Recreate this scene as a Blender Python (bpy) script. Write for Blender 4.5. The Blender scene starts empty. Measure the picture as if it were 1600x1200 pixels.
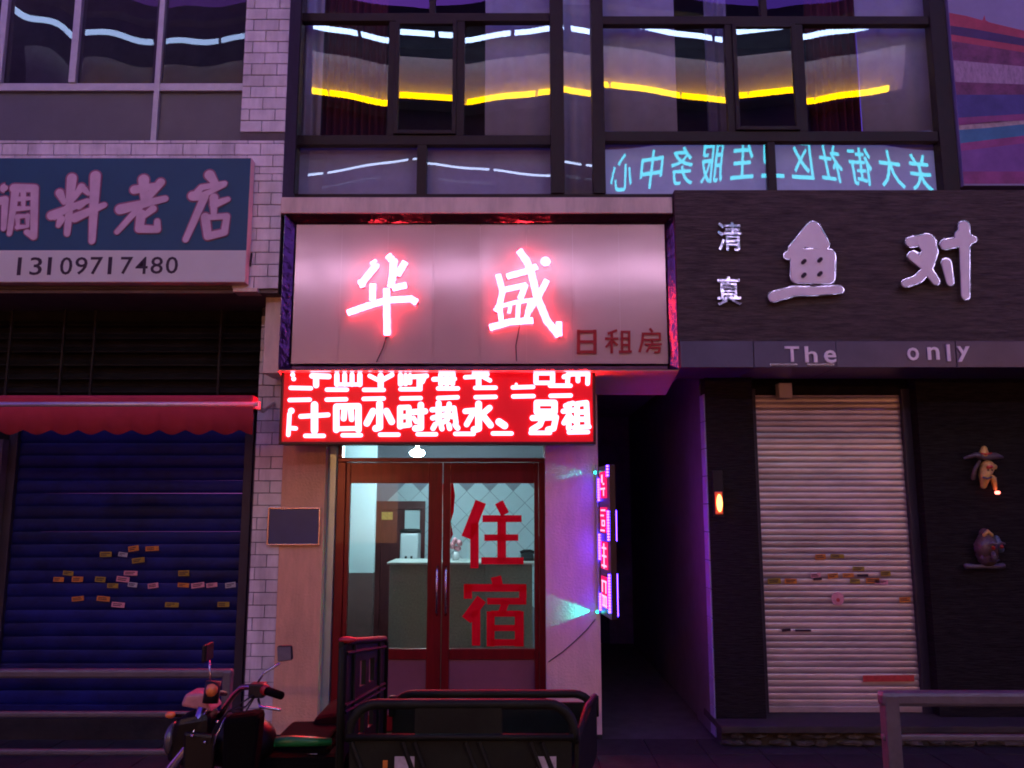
import bpy, bmesh, math, random
from mathutils import Vector, Matrix

random.seed(7)
SC = bpy.context.scene
COL = SC.collection
R = math.radians

# ------------------------------------------------------------------ camera
PITCH, FPX, EYE = R(8.56), 1280.0, 1.75
cam = bpy.data.cameras.new('camera')
cam.sensor_width = 36.0
cam.lens = 36.0 * FPX / 1600.0
cam.clip_start, cam.clip_end = 0.05, 400.0
cam_ob = bpy.data.objects.new('camera', cam)
COL.objects.link(cam_ob)
cam_ob.location = (0, 0, EYE)
cam_ob.rotation_euler = (R(90) + PITCH, 0, 0)
SC.camera = cam_ob

# ------------------------------------------------------------------ dusk sky
world = bpy.data.worlds.new('World')
SC.world = world
world.use_nodes = True
wt = world.node_tree
sky = wt.nodes.new('ShaderNodeTexSky')
sky.sky_type = 'NISHITA'
sky.sun_disc = False
sky.sun_elevation = R(11.0)
sky.sun_rotation = R(200)
sky.ozone_density = 3.0
tint = wt.nodes.new('ShaderNodeMix')
tint.data_type = 'RGBA'
tint.blend_type = 'MULTIPLY'
tint.inputs[0].default_value = 1.0
tint.inputs[7].default_value = (0.70, 0.165, 1.08, 1)       # violet white balance of the phone at dusk
bg = wt.nodes['Background']
wt.links.new(sky.outputs[0], tint.inputs[6])
wt.links.new(tint.outputs[2], bg.inputs[0])
bg.inputs[1].default_value = 0.115

# the last of the sun, already almost gone behind the roofs
sun = bpy.data.lights.new('sun', 'SUN')
sun.energy = 0.01
sun.angle = R(20)
sun.color = (1.0, 0.7, 0.8)
sun_ob = bpy.data.objects.new('sun', sun)
COL.objects.link(sun_ob)
sun_ob.rotation_euler = (R(70), 0, R(-30))

SC.view_settings.view_transform = 'Standard'
SC.view_settings.look = 'None'
SC.view_settings.exposure = 1.55
SC.view_settings.gamma = 1.0
SC.cycles.use_denoising = True
SC.cycles.max_bounces = 6
SC.cycles.diffuse_bounces = 3
SC.cycles.adaptive_threshold = 0.02
SC.cycles.sample_clamp_indirect = 4.0
SC.cycles.filter_width = 1.9
SC.cycles.caustics_reflective = False
SC.cycles.caustics_refractive = False

# ------------------------------------------------------------------ survey helpers: picture position + real depth -> metres
def zz(py, Y):
    return EYE + Y * math.tan(PITCH + math.atan((600 - py) / FPX))
def xx(px, py, Y):
    return (px - 800) / FPX * (Y * math.cos(PITCH) + (zz(py, Y) - EYE) * math.sin(PITCH))

# ------------------------------------------------------------------ materials
def mat(name, col, rough=0.6, metal=0.0, var=0.0, vscale=6.0, bump=0.0, bscale=40.0, stretch=None,
        rnd=0.0, emit=None, estr=0.0, coat=0.0, rvar=0.0, spec=0.5, grime=0.0, gscale=(5, 5, 0.9)):
    m = bpy.data.materials.new(name)
    m.use_nodes = True
    nt = m.node_tree
    b = nt.nodes['Principled BSDF']
    b.inputs['Base Color'].default_value = (*col, 1)
    b.inputs['Roughness'].default_value = rough
    b.inputs['Metallic'].default_value = metal
    b.inputs['Coat Weight'].default_value = coat
    b.inputs['Specular IOR Level'].default_value = spec
    if emit:
        b.inputs['Emission Color'].default_value = (*emit, 1)
        b.inputs['Emission Strength'].default_value = estr
    L = nt.links.new
    geo = nt.nodes.new('ShaderNodeNewGeometry')
    vec = pos = geo.outputs['Position']
    if stretch:
        mp = nt.nodes.new('ShaderNodeMapping')
        mp.inputs['Scale'].default_value = stretch
        L(vec, mp.inputs['Vector'])
        vec = mp.outputs['Vector']
    last = None
    if var > 0:
        n = nt.nodes.new('ShaderNodeTexNoise')
        n.inputs['Scale'].default_value = vscale
        n.inputs['Detail'].default_value = 6
        n.inputs['Roughness'].default_value = 0.65
        L(vec, n.inputs['Vector'])
        r = nt.nodes.new('ShaderNodeMapRange')
        r.inputs[1].default_value, r.inputs[2].default_value = 0.28, 0.72
        r.inputs[3].default_value, r.inputs[4].default_value = 1 - var, 1 + var
        L(n.outputs['Fac'], r.inputs[0])
        last = r.outputs[0]
        if rvar > 0:
            rr = nt.nodes.new('ShaderNodeMapRange')
            rr.inputs[1].default_value, rr.inputs[2].default_value = 0.3, 0.7
            rr.inputs[3].default_value, rr.inputs[4].default_value = max(0.02, rough - rvar), min(1, rough + rvar)
            L(n.outputs['Fac'], rr.inputs[0])
            L(rr.outputs[0], b.inputs['Roughness'])
    if rnd > 0:
        oi = nt.nodes.new('ShaderNodeObjectInfo')
        r2 = nt.nodes.new('ShaderNodeMapRange')
        r2.inputs[3].default_value, r2.inputs[4].default_value = 1 - rnd, 1 + rnd
        L(oi.outputs['Random'], r2.inputs[0])
        if last is not None:
            mu = nt.nodes.new('ShaderNodeMath')
            mu.operation = 'MULTIPLY'
            L(last, mu.inputs[0]); L(r2.outputs[0], mu.inputs[1])
            last = mu.outputs[0]
        else:
            last = r2.outputs[0]
    if grime > 0:                                   # rain streaks and soot in large uneven patches
        gp = nt.nodes.new('ShaderNodeMapping')
        gp.inputs['Scale'].default_value = gscale
        L(pos, gp.inputs['Vector'])
        gn = nt.nodes.new('ShaderNodeTexNoise')
        gn.inputs['Scale'].default_value = 1.0
        gn.inputs['Detail'].default_value = 8
        gn.inputs['Roughness'].default_value = 0.7
        L(gp.outputs[0], gn.inputs['Vector'])
        gr = nt.nodes.new('ShaderNodeMapRange')
        gr.inputs[1].default_value, gr.inputs[2].default_value = 0.42, 0.66
        gr.inputs[3].default_value, gr.inputs[4].default_value = 1.0, 1.0 - grime
        L(gn.outputs['Fac'], gr.inputs[0])
        if last is not None:
            mg = nt.nodes.new('ShaderNodeMath'); mg.operation = 'MULTIPLY'
            L(last, mg.inputs[0]); L(gr.outputs[0], mg.inputs[1])
            last = mg.outputs[0]
        else:
            last = gr.outputs[0]
    if last is not None:
        vm = nt.nodes.new('ShaderNodeVectorMath')
        vm.operation = 'SCALE'
        vm.inputs[0].default_value = col
        L(last, vm.inputs['Scale'])
        L(vm.outputs[0], b.inputs['Base Color'])
    if bump > 0:
        n2 = nt.nodes.new('ShaderNodeTexNoise')
        n2.inputs['Scale'].default_value = bscale
        n2.inputs['Detail'].default_value = 4
        L(vec, n2.inputs['Vector'])
        bp = nt.nodes.new('ShaderNodeBump')
        bp.inputs['Strength'].default_value = bump
        bp.inputs['Distance'].default_value = 0.01
        L(n2.outputs['Fac'], bp.inputs['Height'])
        L(bp.outputs[0], b.inputs['Normal'])
    return m

def emitter(name, col, strength, sample=True):
    m = bpy.data.materials.new(name)
    if not sample: m.cycles.emission_sampling = 'NONE'
    m.use_nodes = True
    nt = m.node_tree
    nt.nodes.remove(nt.nodes['Principled BSDF'])
    e = nt.nodes.new('ShaderNodeEmission')
    e.inputs[0].default_value = (*col, 1)
    e.inputs[1].default_value = strength
    nt.links.new(e.outputs[0], nt.nodes['Material Output'].inputs[0])
    return m

def glass(name, tintc=(0.8, 0.82, 0.85), ior=1.6, rough=0.0):
    m = bpy.data.materials.new(name)
    m.use_nodes = True
    nt = m.node_tree
    nt.nodes.remove(nt.nodes['Principled BSDF'])
    t = nt.nodes.new('ShaderNodeBsdfTransparent')
    t.inputs[0].default_value = (*tintc, 1)
    g = nt.nodes.new('ShaderNodeBsdfGlossy')
    g.inputs['Color'].default_value = (1, 1, 1, 1)
    g.inputs['Roughness'].default_value = rough
    f = nt.nodes.new('ShaderNodeFresnel')
    f.inputs[0].default_value = ior
    mx = nt.nodes.new('ShaderNodeMixShader')
    gm = nt.nodes.new('ShaderNodeNewGeometry')
    io = nt.nodes.new('ShaderNodeMapRange')          # thin sheet: the same index from either face
    io.inputs[3].default_value, io.inputs[4].default_value = ior, 1.0 / ior
    nt.links.new(gm.outputs['Backfacing'], io.inputs[0])
    nt.links.new(io.outputs[0], f.inputs[0])
    nt.links.new(f.outputs[0], mx.inputs[0])
    nt.links.new(t.outputs[0], mx.inputs[1])
    nt.links.new(g.outputs[0], mx.inputs[2])
    nt.links.new(mx.outputs[0], nt.nodes['Material Output'].inputs[0])
    return m

M = dict(
    asphalt=mat('asphalt', (0.05, 0.05, 0.052), 0.85, var=0.4, vscale=3, bump=0.5, bscale=90),
    paver=mat('paver', (0.035, 0.031, 0.029), 0.85, spec=0.25, var=0.3, vscale=9, bump=0.4, bscale=60, rnd=0.2),
    joint=mat('paver_bed', (0.06, 0.058, 0.055), 0.9, var=0.3),
    kerb=mat('kerb_stone', (0.25, 0.25, 0.25), 0.7, var=0.25, bump=0.3),
    tile=mat('white_facing_tile', (0.76, 0.70, 0.74), 0.42, var=0.12, vscale=7, bump=0.08, bscale=25, rnd=0.10, grime=0.35),
    grout=mat('tile_grout', (0.12, 0.10, 0.11), 0.9, var=0.2),
    concrete=mat('dark_concrete', (0.030, 0.026, 0.025), 0.9, spec=0.2, var=0.3, bump=0.3),
    render_dark=mat('sooty_render', (0.018, 0.016, 0.016), 0.95, spec=0.1, var=0.35, bump=0.3),
    soffit=mat('soffit_paint', (0.16, 0.12, 0.11), 0.8, var=0.2),
    alu=mat('pale_aluminium', (0.5, 0.48, 0.5), 0.45, 0.4, var=0.12, vscale=12),
    brown_alu=mat('brown_window_frame', (0.026, 0.016, 0.015), 0.45, 0.0, spec=0.25, var=0.25, vscale=10, rvar=0.1),
    glass_up=glass('coated_window_glass', (0.90, 0.88, 0.92), 2.2),
    glass_dark=glass('dark_window_glass', (0.45, 0.45, 0.5), 1.5),
    glass_door=glass('door_glass', (0.86, 0.9, 0.9), 1.35),
    frost=mat('frosted_film', (0.11, 0.10, 0.125), 0.35, var=0.12, vscale=3),
    curtain=mat('grey_curtain', (0.46, 0.50, 0.66), 0.9, var=0.12, vscale=5),
    curtain_red=mat('dark_red_curtain', (0.10, 0.012, 0.018), 0.9, var=0.25, vscale=5),
    curtain_blue=mat('blue_grey_curtain', (0.26, 0.28, 0.42), 0.9, var=0.15, vscale=5),
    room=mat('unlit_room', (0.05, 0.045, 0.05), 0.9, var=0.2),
    stucco=mat('led_warmed_stucco', (0.86, 0.48, 0.29), 0.85, grime=0.22, var=0.10, vscale=1.6, bump=0.55, bscale=55),  # peach stucco with the red LED glow put into its base colour
    stucco_r=mat('led_warmed_stucco_r', (0.82, 0.52, 0.47), 0.85, grime=0.2, var=0.10, vscale=1.6, bump=0.55, bscale=55),  # reddened for the LED glow like the left wall
    sign_blue=mat('blue_sign_vinyl', (0.003, 0.072, 0.15), 0.5, var=0.10, vscale=3),
    sign_white=mat('white_sign_vinyl', (0.66, 0.66, 0.62), 0.5, var=0.06, vscale=3),
    letter_pink=mat('pale_pink_letter', (0.66, 0.47, 0.58), 0.5, var=0.12, vscale=8),
    letter_edge=mat('letter_outline', (0.30, 0.10, 0.18), 0.6, var=0.12, vscale=8),
    ink=mat('dark_print', (0.03, 0.012, 0.03), 0.6),
    shutter_blue=mat('blue_shutter_paint', (0.008, 0.012, 0.13), 0.5, 0.0, spec=0.2, var=0.4, vscale=2.2, bump=0.1, bscale=12, rnd=0.22, rvar=0.1, grime=0.6, gscale=(2.2, 2, 3.5)),
    shutter_zinc=mat('galvanised_shutter', (0.60, 0.50, 0.50), 0.38, 0.45, var=0.14, vscale=2.5, bump=0.12, bscale=9,
                     stretch=(0.6, 1, 3), rnd=0.14, rvar=0.1, grime=0.35, gscale=(1.6, 2, 5)),
    rail_dark=mat('shutter_guide', (0.035, 0.03, 0.05), 0.5, 0.3, var=0.2),
    awning=mat('red_awning_cloth', (0.42, 0.028, 0.055), 0.85, var=0.14, vscale=4, bump=0.15, bscale=90),
    awning_bar=mat('awning_bar', (0.55, 0.5, 0.54), 0.4, 0.5, var=0.1),
    st_orange=mat('orange_sticker', (0.62, 0.22, 0.03), 0.6, var=0.25, vscale=30),
    st_olive=mat('olive_sticker', (0.34, 0.24, 0.02), 0.6, var=0.3, vscale=30),
    st_pink=mat('pink_sticker', (0.70, 0.30, 0.36), 0.6, var=0.25, vscale=30),
    st_white=mat('white_sticker', (0.42, 0.42, 0.46), 0.6, var=0.25, vscale=30),
    st_red=mat('red_sticker', (0.5, 0.05, 0.05), 0.6, var=0.3, vscale=30),
    acp=mat('flare_warmed_panel', (0.84, 0.58, 0.50), 0.14, 0.28, var=0.04, vscale=2, bump=0.16, bscale=2.2),  # red LED flare is put into this warm base colour
    chrome=mat('mirror_steel', (0.26, 0.17, 0.15), 0.12, 1.0, var=0.3, bump=0.5, bscale=5, stretch=(3, 3, 3)),
    chrome_letter=mat('polished_letter_edge', (0.7, 0.7, 0.72), 0.12, 1.0, bump=0.3, bscale=14),
    cap=mat('flare_warmed_cap', (0.74, 0.56, 0.50), 0.4, 0.1, var=0.06, grime=0.3),  # warmed towards red to carry the LED flare in its colour
    print_red=mat('red_vinyl_letter', (0.38, 0.004, 0.01), 0.5, var=0.1),
    cable=mat('black_cable', (0.012, 0.008, 0.01), 0.6),
    led_hot=emitter('red_led_lit', (1.0, 0.022, 0.032), 24.0),
    led_letter=emitter('red_led_letter', (1.0, 0.040, 0.085), 15.0),
    led_face=mat('red_led_face', (0.10, 0.002, 0.004), 0.4, emit=(1.0, 0.0, 0.012), estr=0.18),
    led_case=mat('led_case', (0.04, 0.01, 0.012), 0.4, 0.2),
    door_red=mat('maroon_door_metal', (0.17, 0.004, 0.009), 0.28, 0.2, var=0.25, vscale=5, stretch=(4, 4, 0.5), coat=0.3),
    door_panel=mat('door_lower_panel', (0.20, 0.07, 0.11), 0.4, var=0.12, vscale=3),
    teal_steel=mat('brushed_steel_reveal', (0.42, 0.56, 0.54), 0.35, 0.6, var=0.1),
    lobby_wall=mat('lobby_wall_paint', (0.66, 0.80, 0.84), 0.7, var=0.03, vscale=2),
    lobby_dado=mat('dark_dado_paint', (0.12, 0.06, 0.06), 0.5, var=0.1),
    lobby_tile=mat('pale_wall_tile', (0.62, 0.74, 0.80), 0.3, var=0.03, rnd=0.05),
    lobby_joint=mat('wall_tile_joint', (0.30, 0.30, 0.36), 0.7),
    ceil=mat('lobby_ceiling', (0.72, 0.70, 0.72), 0.8),
    granite=mat('counter_granite', (0.27, 0.27, 0.22), 0.5, var=0.25, vscale=60),
    counter_top=mat('counter_top_stone', (0.55, 0.58, 0.56), 0.3, var=0.1, vscale=30),
    wood_red=mat('red_brown_wood', (0.09, 0.018, 0.022), 0.4, var=0.3, vscale=6, stretch=(4, 4, 0.6)),
    plastic_white=mat('white_plastic', (0.62, 0.68, 0.72), 0.4),
    plastic_dark=mat('dark_plastic', (0.012, 0.011, 0.013), 0.5, spec=0.3, var=0.2),
    lamp_white=emitter('white_ceiling_lamp', (0.66, 0.94, 1.0), 140.0),
    glint_orange=emitter('orange_glint', (1.0, 0.26, 0.07), 2.6),  # reflected street light made as a glowing spot
    tube_white=emitter('cool_white_tube', (0.42, 0.58, 1.0), 5.0),
    tube_thin=emitter('thin_white_tube', (0.50, 0.62, 1.0), 2.6, False),
    tube_yellow=emitter('yellow_tube', (1.0, 0.52, 0.0), 5.5),
    sign_cyan=emitter('cyan_sign_letter', (0.10, 0.72, 0.95), 2.4, False),
    sign_back=emitter('violet_sign_back', (0.36, 0.36, 0.95), 0.42, False),
    sodium=emitter('sodium_lamp', (1.0, 0.40, 0.15), 100.0),
    tube_sign=emitter('canopy_tube', (0.70, 0.54, 1.0), 10.5),
    warm_fill=emitter('added_warm_window', (1.0, 0.34, 0.14), 0.7),
    opp_pale=mat('glow_board_pale', (0.75, 0.66, 0.5), 0.8, var=0.1),
    plaque=mat('blue_plaque_face', (0.03, 0.055, 0.16), 0.35, var=0.15, vscale=4),
    copper=mat('copper_frame', (0.75, 0.52, 0.45), 0.25, 0.9),
    led_blue=emitter('violet_blue_led', (0.05, 0.015, 1.0), 15.0),
    led_mag=emitter('magenta_led', (1.0, 0.015, 0.16), 0.4),
    led_pale=emitter('pale_pink_led', (1.0, 0.30, 0.50), 0.9),
    led_cyan=emitter('cyan_led', (0.02, 1.0, 0.72), 2.5),
    led_mag_back=emitter('magenta_led_alley_side', (1.0, 0.01, 0.10), 2.2),
    box_pale=mat('pale_box_edge', (0.6, 0.5, 0.54), 0.5),
    box_dark=mat('sign_face_black', (0.02, 0.008, 0.016), 0.3),
    slate=mat('stacked_slate', (0.019, 0.017, 0.018), 0.85, var=0.6, vscale=7, bump=1.0, bscale=9, stretch=(1.2, 1.2, 14), spec=0.1),
    slate_brown=mat('brown_split_stone', (0.070, 0.053, 0.050), 0.75, var=0.55, vscale=5, bump=0.9, bscale=9, stretch=(1.2, 1.2, 9), spec=0.35),
    band=mat('grey_metal_band', (0.10, 0.088, 0.14), 0.38, 0.35, var=0.2, vscale=1.5),
    letter_face=mat('pale_letter_face', (0.94, 0.90, 0.92), 0.5, var=0.05),
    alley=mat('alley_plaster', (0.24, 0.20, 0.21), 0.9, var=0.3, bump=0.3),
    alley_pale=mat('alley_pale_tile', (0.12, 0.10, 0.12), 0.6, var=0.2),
    blue_lit_strip=mat('blue_lit_corner', (0.30, 0.32, 0.50), 0.5, var=0.2),  # the sign's blue light is put into this colour
    rubble=mat('rubble_stone', (0.075, 0.062, 0.055), 0.85, var=0.5, vscale=12, bump=0.8, bscale=25, rnd=0.3),
    ledge=mat('stone_ledge', (0.040, 0.033, 0.030), 0.8, var=0.35, bump=0.3),
    galv=mat('painted_steel_rail', (0.13, 0.125, 0.15), 0.45, 0.35, var=0.2, vscale=12, bump=0.15, bscale=60),
    olive_steel=mat('olive_painted_steel', (0.012, 0.017, 0.010), 0.6, 0.0, spec=0.25, grime=0.5, gscale=(6, 6, 4), var=0.3, vscale=8, bump=0.1, bscale=50),
    rubber=mat('tyre_rubber', (0.015, 0.015, 0.016), 0.8),
    rim=mat('wheel_rim', (0.25, 0.25, 0.26), 0.35, 0.8),
    moto_black=mat('black_motor_paint', (0.005, 0.005, 0.005), 0.4, var=0.2, spec=0.3),
    seat=mat('black_vinyl', (0.004, 0.004, 0.004), 0.9, spec=0.05, bump=0.2),
    maroon_vinyl=mat('maroon_vinyl', (0.02, 0.003, 0.004), 0.9, spec=0.05),
    moto_red=mat('red_plastic', (0.35, 0.02, 0.025), 0.35),
    lens_orange=mat('orange_lens', (0.75, 0.22, 0.05), 0.2, coat=0.5),
    lens_pink=mat('pink_visor', (0.45, 0.20, 0.22), 0.3, var=0.2, vscale=20),
    glass_lens=mat('lamp_lens', (0.10, 0.10, 0.11), 0.08, 0.3, coat=0.6),
    mirror=mat('mirror_glass', (0.85, 0.85, 0.85), 0.03, 1.0),
    steel=mat('plain_steel', (0.55, 0.53, 0.55), 0.25, 1.0),
    green=mat('green_plastic', (0.012, 0.16, 0.04), 0.35, var=0.15),
    post_sky=mat('poster_sky', (0.28, 0.26, 0.46), 0.55, var=0.15, vscale=2),
    post_roof=mat('poster_red_roof', (0.42, 0.06, 0.11), 0.55, var=0.3, vscale=5),
    post_eave=mat('poster_dark_eave', (0.06, 0.03, 0.12), 0.55, var=0.3, vscale=6),
    post_wall=mat('poster_maroon_wall', (0.18, 0.05, 0.14), 0.55, var=0.5, vscale=9),
    post_rail=mat('poster_pale_balustrade', (0.36, 0.24, 0.38), 0.55, var=0.35, vscale=16, stretch=(3, 1, 1)),
    post_blue=mat('poster_blue_field', (0.07, 0.06, 0.26), 0.55, var=0.3, vscale=5),
    post_teal=mat('poster_teal_field', (0.05, 0.20, 0.36), 0.55, var=0.25, vscale=5),
    post_mag=mat('poster_magenta_field', (0.28, 0.06, 0.22), 0.55, var=0.35, vscale=5),
    post_violet=mat('poster_violet_field', (0.20, 0.08, 0.32), 0.55, var=0.25, vscale=4),
    post_yellow=mat('poster_yellow_flowers', (0.42, 0.34, 0.34), 0.55, var=0.4, vscale=20),
    opp_wall=mat('opposite_wall', (0.035, 0.033, 0.036), 0.85, var=0.15, vscale=1.0),
    ochre=mat('carved_ochre', (0.72, 0.46, 0.12), 0.3, var=0.3, vscale=25),
    clay=mat('carved_clay', (0.12, 0.085, 0.075), 0.25, var=0.35, vscale=25),
    hat=mat('carved_hat', (0.11, 0.095, 0.12), 0.35, var=0.3, vscale=25),
    clay_blue=mat('carved_blue', (0.08, 0.12, 0.20), 0.4, var=0.3, vscale=25),
    lens_red=mat('glossy_red_bead', (0.7, 0.08, 0.04), 0.08, coat=1.0),
    bead=emitter('red_lit_bead', (1.0, 0.16, 0.12), 2.2),
)

def translucent(name, col, back):
    m = bpy.data.materials.new(name); m.use_nodes = True
    nt = m.node_tree; nt.nodes.remove(nt.nodes['Principled BSDF'])
    a = nt.nodes.new('ShaderNodeBsdfDiffuse'); a.inputs[0].default_value = (*col, 1)
    b = nt.nodes.new('ShaderNodeBsdfTranslucent'); b.inputs[0].default_value = (*col, 1)
    mx = nt.nodes.new('ShaderNodeMixShader'); mx.inputs[0].default_value = back
    nt.links.new(a.outputs[0], mx.inputs[1]); nt.links.new(b.outputs[0], mx.inputs[2])
    nt.links.new(mx.outputs[0], nt.nodes['Material Output'].inputs[0])
    return m
M['decal_red'] = translucent('red_door_decal_film', (0.80, 0.005, 0.02), 0.55)

# ------------------------------------------------------------------ mesh helpers
class MB:
    def __init__(s):
        s.v, s.f = [], []
    def add(s, vs, fs):
        n = len(s.v)
        s.v += [tuple(a) for a in vs]
        s.f += [tuple(i + n for i in f) for f in fs]
        return s
    def box(s, x0, x1, y0, y1, z0, z1):
        x0, x1 = sorted((x0, x1)); y0, y1 = sorted((y0, y1)); z0, z1 = sorted((z0, z1))
        vs = [(x0, y0, z0), (x1, y0, z0), (x1, y1, z0), (x0, y1, z0), (x0, y0, z1), (x1, y0, z1), (x1, y1, z1), (x0, y1, z1)]
        return s.add(vs, [(0, 3, 2, 1), (4, 5, 6, 7), (0, 1, 5, 4), (1, 2, 6, 5), (2, 3, 7, 6), (3, 0, 4, 7)])
    def hexa(s, p):          # eight corners, bottom four then top four
        return s.add(p, [(0, 3, 2, 1), (4, 5, 6, 7), (0, 1, 5, 4), (1, 2, 6, 5), (2, 3, 7, 6), (3, 0, 4, 7)])
    def tube(s, pts, r, seg=8, cap=True):
        pts = [Vector(p) for p in pts]
        n = len(pts)
        rs = r if isinstance(r, (list, tuple)) else [r] * n
        base = len(s.v)
        prev = None
        for i, p in enumerate(pts):
            t = (pts[min(i + 1, n - 1)] - pts[max(i - 1, 0)]).normalized()
            if prev is None:
                a = Vector((0, 0, 1)) if abs(t.z) < 0.9 else Vector((1, 0, 0))
                u = t.cross(a).normalized()
            else:
                u = (prev - t * prev.dot(t)).normalized()
            prev = u
            w = t.cross(u)
            for k in range(seg):
                an = 2 * math.pi * k / seg
                s.v.append(tuple(p + (u * math.cos(an) + w * math.sin(an)) * rs[i]))
        for i in range(n - 1):
            for k in range(seg):
                a, b = base + i * seg + k, base + i * seg + (k + 1) % seg
                s.f.append((a, b, b + seg, a + seg))
        if cap:
            s.f.append(tuple(base + k for k in reversed(range(seg))))
            s.f.append(tuple(base + (n - 1) * seg + k for k in range(seg)))
        return s
    def ball(s, c, r, su=12, sv=8):
        rx, ry, rz = r if isinstance(r, (list, tuple)) else (r, r, r)
        n = len(s.v)
        s.v.append((c[0], c[1], c[2] - rz))
        for j in range(1, sv):
            ph = -math.pi / 2 + math.pi * j / sv
            for k in range(su):
                th = 2 * math.pi * k / su
                s.v.append((c[0] + rx * math.cos(ph) * math.cos(th), c[1] + ry * math.cos(ph) * math.sin(th), c[2] + rz * math.sin(ph)))
        s.v.append((c[0], c[1], c[2] + rz))
        top = len(s.v) - 1
        for k in range(su):
            k2 = (k + 1) % su
            s.f.append((n, n + 1 + k2, n + 1 + k))
            for j in range(sv - 2):
                a = n + 1 + j * su
                s.f.append((a + k, a + k2, a + su + k2, a + su + k))
            a = n + 1 + (sv - 2) * su
            s.f.append((a + k, a + k2, top))
        return s
    def prism(s, poly, y0, y1):      # polygon of (x, z), extruded along y
        n = len(poly)
        vs = [(x, y0, z) for x, z in poly] + [(x, y1, z) for x, z in poly]
        fs = [tuple(range(n)), tuple(reversed(range(n, 2 * n)))]
        fs += [(i, i + n, (i + 1) % n + n, (i + 1) % n) for i in range(n)]
        return s.add(vs, fs)
    def capsule(s, a, b, ra, rb, y0, y1, seg=7):     # a rounded stroke in the facade plane
        ang = math.atan2(b[1] - a[1], b[0] - a[0]) if a != b else 0.0
        poly = []
        for k in range(seg + 1):
            t = ang + math.pi / 2 + math.pi * k / seg
            poly.append((a[0] + ra * math.cos(t), a[1] + ra * math.sin(t)))
        for k in range(seg + 1):
            t = ang - math.pi / 2 + math.pi * k / seg
            poly.append((b[0] + rb * math.cos(t), b[1] + rb * math.sin(t)))
        return s.prism(poly, y0, y1)
    def build(s, name, m, parent=None, smooth=False, bevel=0.0, recalc=True):
        me = bpy.data.meshes.new(name)
        me.from_pydata(s.v, [], s.f)
        me.validate()
        if recalc:
            bm = bmesh.new(); bm.from_mesh(me)
            bmesh.ops.recalc_face_normals(bm, faces=bm.faces)
            bm.to_mesh(me); bm.free()
        if smooth:
            me.polygons.foreach_set('use_smooth', [True] * len(me.polygons))
        if m is not None:
            me.materials.append(M[m])
        o = bpy.data.objects.new(name, me)
        COL.objects.link(o)
        if bevel:
            bv = o.modifiers.new('bevel', 'BEVEL')
            bv.width = bevel; bv.segments = 2; bv.limit_method = 'ANGLE'
        if parent is not None:
            attach(o, parent)
        return o

BASE = {}
def attach(o, parent):
    o.parent = parent
    o.matrix_parent_inverse = Matrix.Translation(BASE.get(parent.name, Vector())).inverted()

def tag(o, label=None, cat=None, group=None, kind=None):
    if label: o['label'] = label
    if cat: o['category'] = cat
    if group: o['group'] = group
    if kind: o['kind'] = kind
    return o

def thing(name, label, cat, loc, group=None):
    o = bpy.data.objects.new(name, None)
    o.empty_display_size = 0.1
    COL.objects.link(o)
    o.location = loc
    BASE[o.name] = Vector(loc)
    return tag(o, label, cat, group)

def B(name, m, parent, *boxes, bevel=0.0):
    mb = MB()
    for b in boxes: mb.box(*b)
    return mb.build(name, m, parent, bevel=bevel)

GC = {}
def glyph(ch, px0, py0, px1, py1, Y, m, parent, depth=0.004, bold=0.0, shear=0.0, name='letter', flip=False, rect=None):
    """one character of the built-in font, fitted to its place on the facade"""
    key = (ch, bold)
    if key not in GC:
        c = bpy.data.curves.new('letter', 'FONT')
        c.body = ch; c.extrude = 0.02; c.offset = bold; c.resolution_u = 3
        o = bpy.data.objects.new('letter', c); COL.objects.link(o)
        dg = bpy.context.evaluated_depsgraph_get()
        me = bpy.data.meshes.new_from_object(o.evaluated_get(dg))
        vs = [tuple(v.co) for v in me.vertices]; fs = [tuple(p.vertices) for p in me.polygons]
        COL.objects.unlink(o); bpy.data.objects.remove(o); bpy.data.curves.remove(c)
        GC[key] = (vs, fs)
    vs, fs = GC[key]
    xs = [v[0] for v in vs]; ys = [v[1] for v in vs]
    a0, a1, b0, b1 = min(xs), max(xs), min(ys), max(ys)
    if rect:
        X0, X1, Z0, Z1 = rect
    else:
        pm = (py0 + py1) / 2
        X0, X1, Z0, Z1 = xx(px0, pm, Y), xx(px1, pm, Y), zz(py1, Y), zz(py0, Y)
    out = []
    for x, y, z in vs:
        v = (y - b0) / (b1 - b0); u = (x - a0) / max(a1 - a0, 1e-6)
        X = X0 + (X1 - X0) * u + shear * (v - 0.5) * (Z1 - Z0)
        Yo = Y + depth / 2 - (z / 0.02) * depth / 2 * (-1 if flip else 1)
        out.append((X, Yo, Z0 + (Z1 - Z0) * v))
    mb = MB(); mb.v, mb.f = out, fs
    return mb.build(name, m, parent)

def strokes(lines, Y, m, parent, o=(0, 0), k=1.0, depth=0.02, name='letter', grow=0.0, taper=0.0):
    """rounded strokes: each line is ([(u, v), ...], radius), picture units scaled by 1/k from origin o"""
    mb = MB()
    e = 0
    for pts, r in lines:
        P = []
        for u, v in pts:
            px, py = o[0] + u / k, o[1] + v / k
            P.append((xx(px, py, Y), zz(py, Y)))
        rr = r / k / FPX * Y * 1.03 + grow
        if len(P) == 1: P = P * 2
        for i in range(len(P) - 1):
            N = len(P) - 1
            f0, f1 = 1 + taper * (0.5 - i / N), 1 + taper * (0.5 - (i + 1) / N)
            mb.capsule(P[i], P[i + 1], rr * f0, rr * f1, Y - e * 0.0003, Y + depth)
            e += 1
    return mb.build(name, m, parent)

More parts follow.
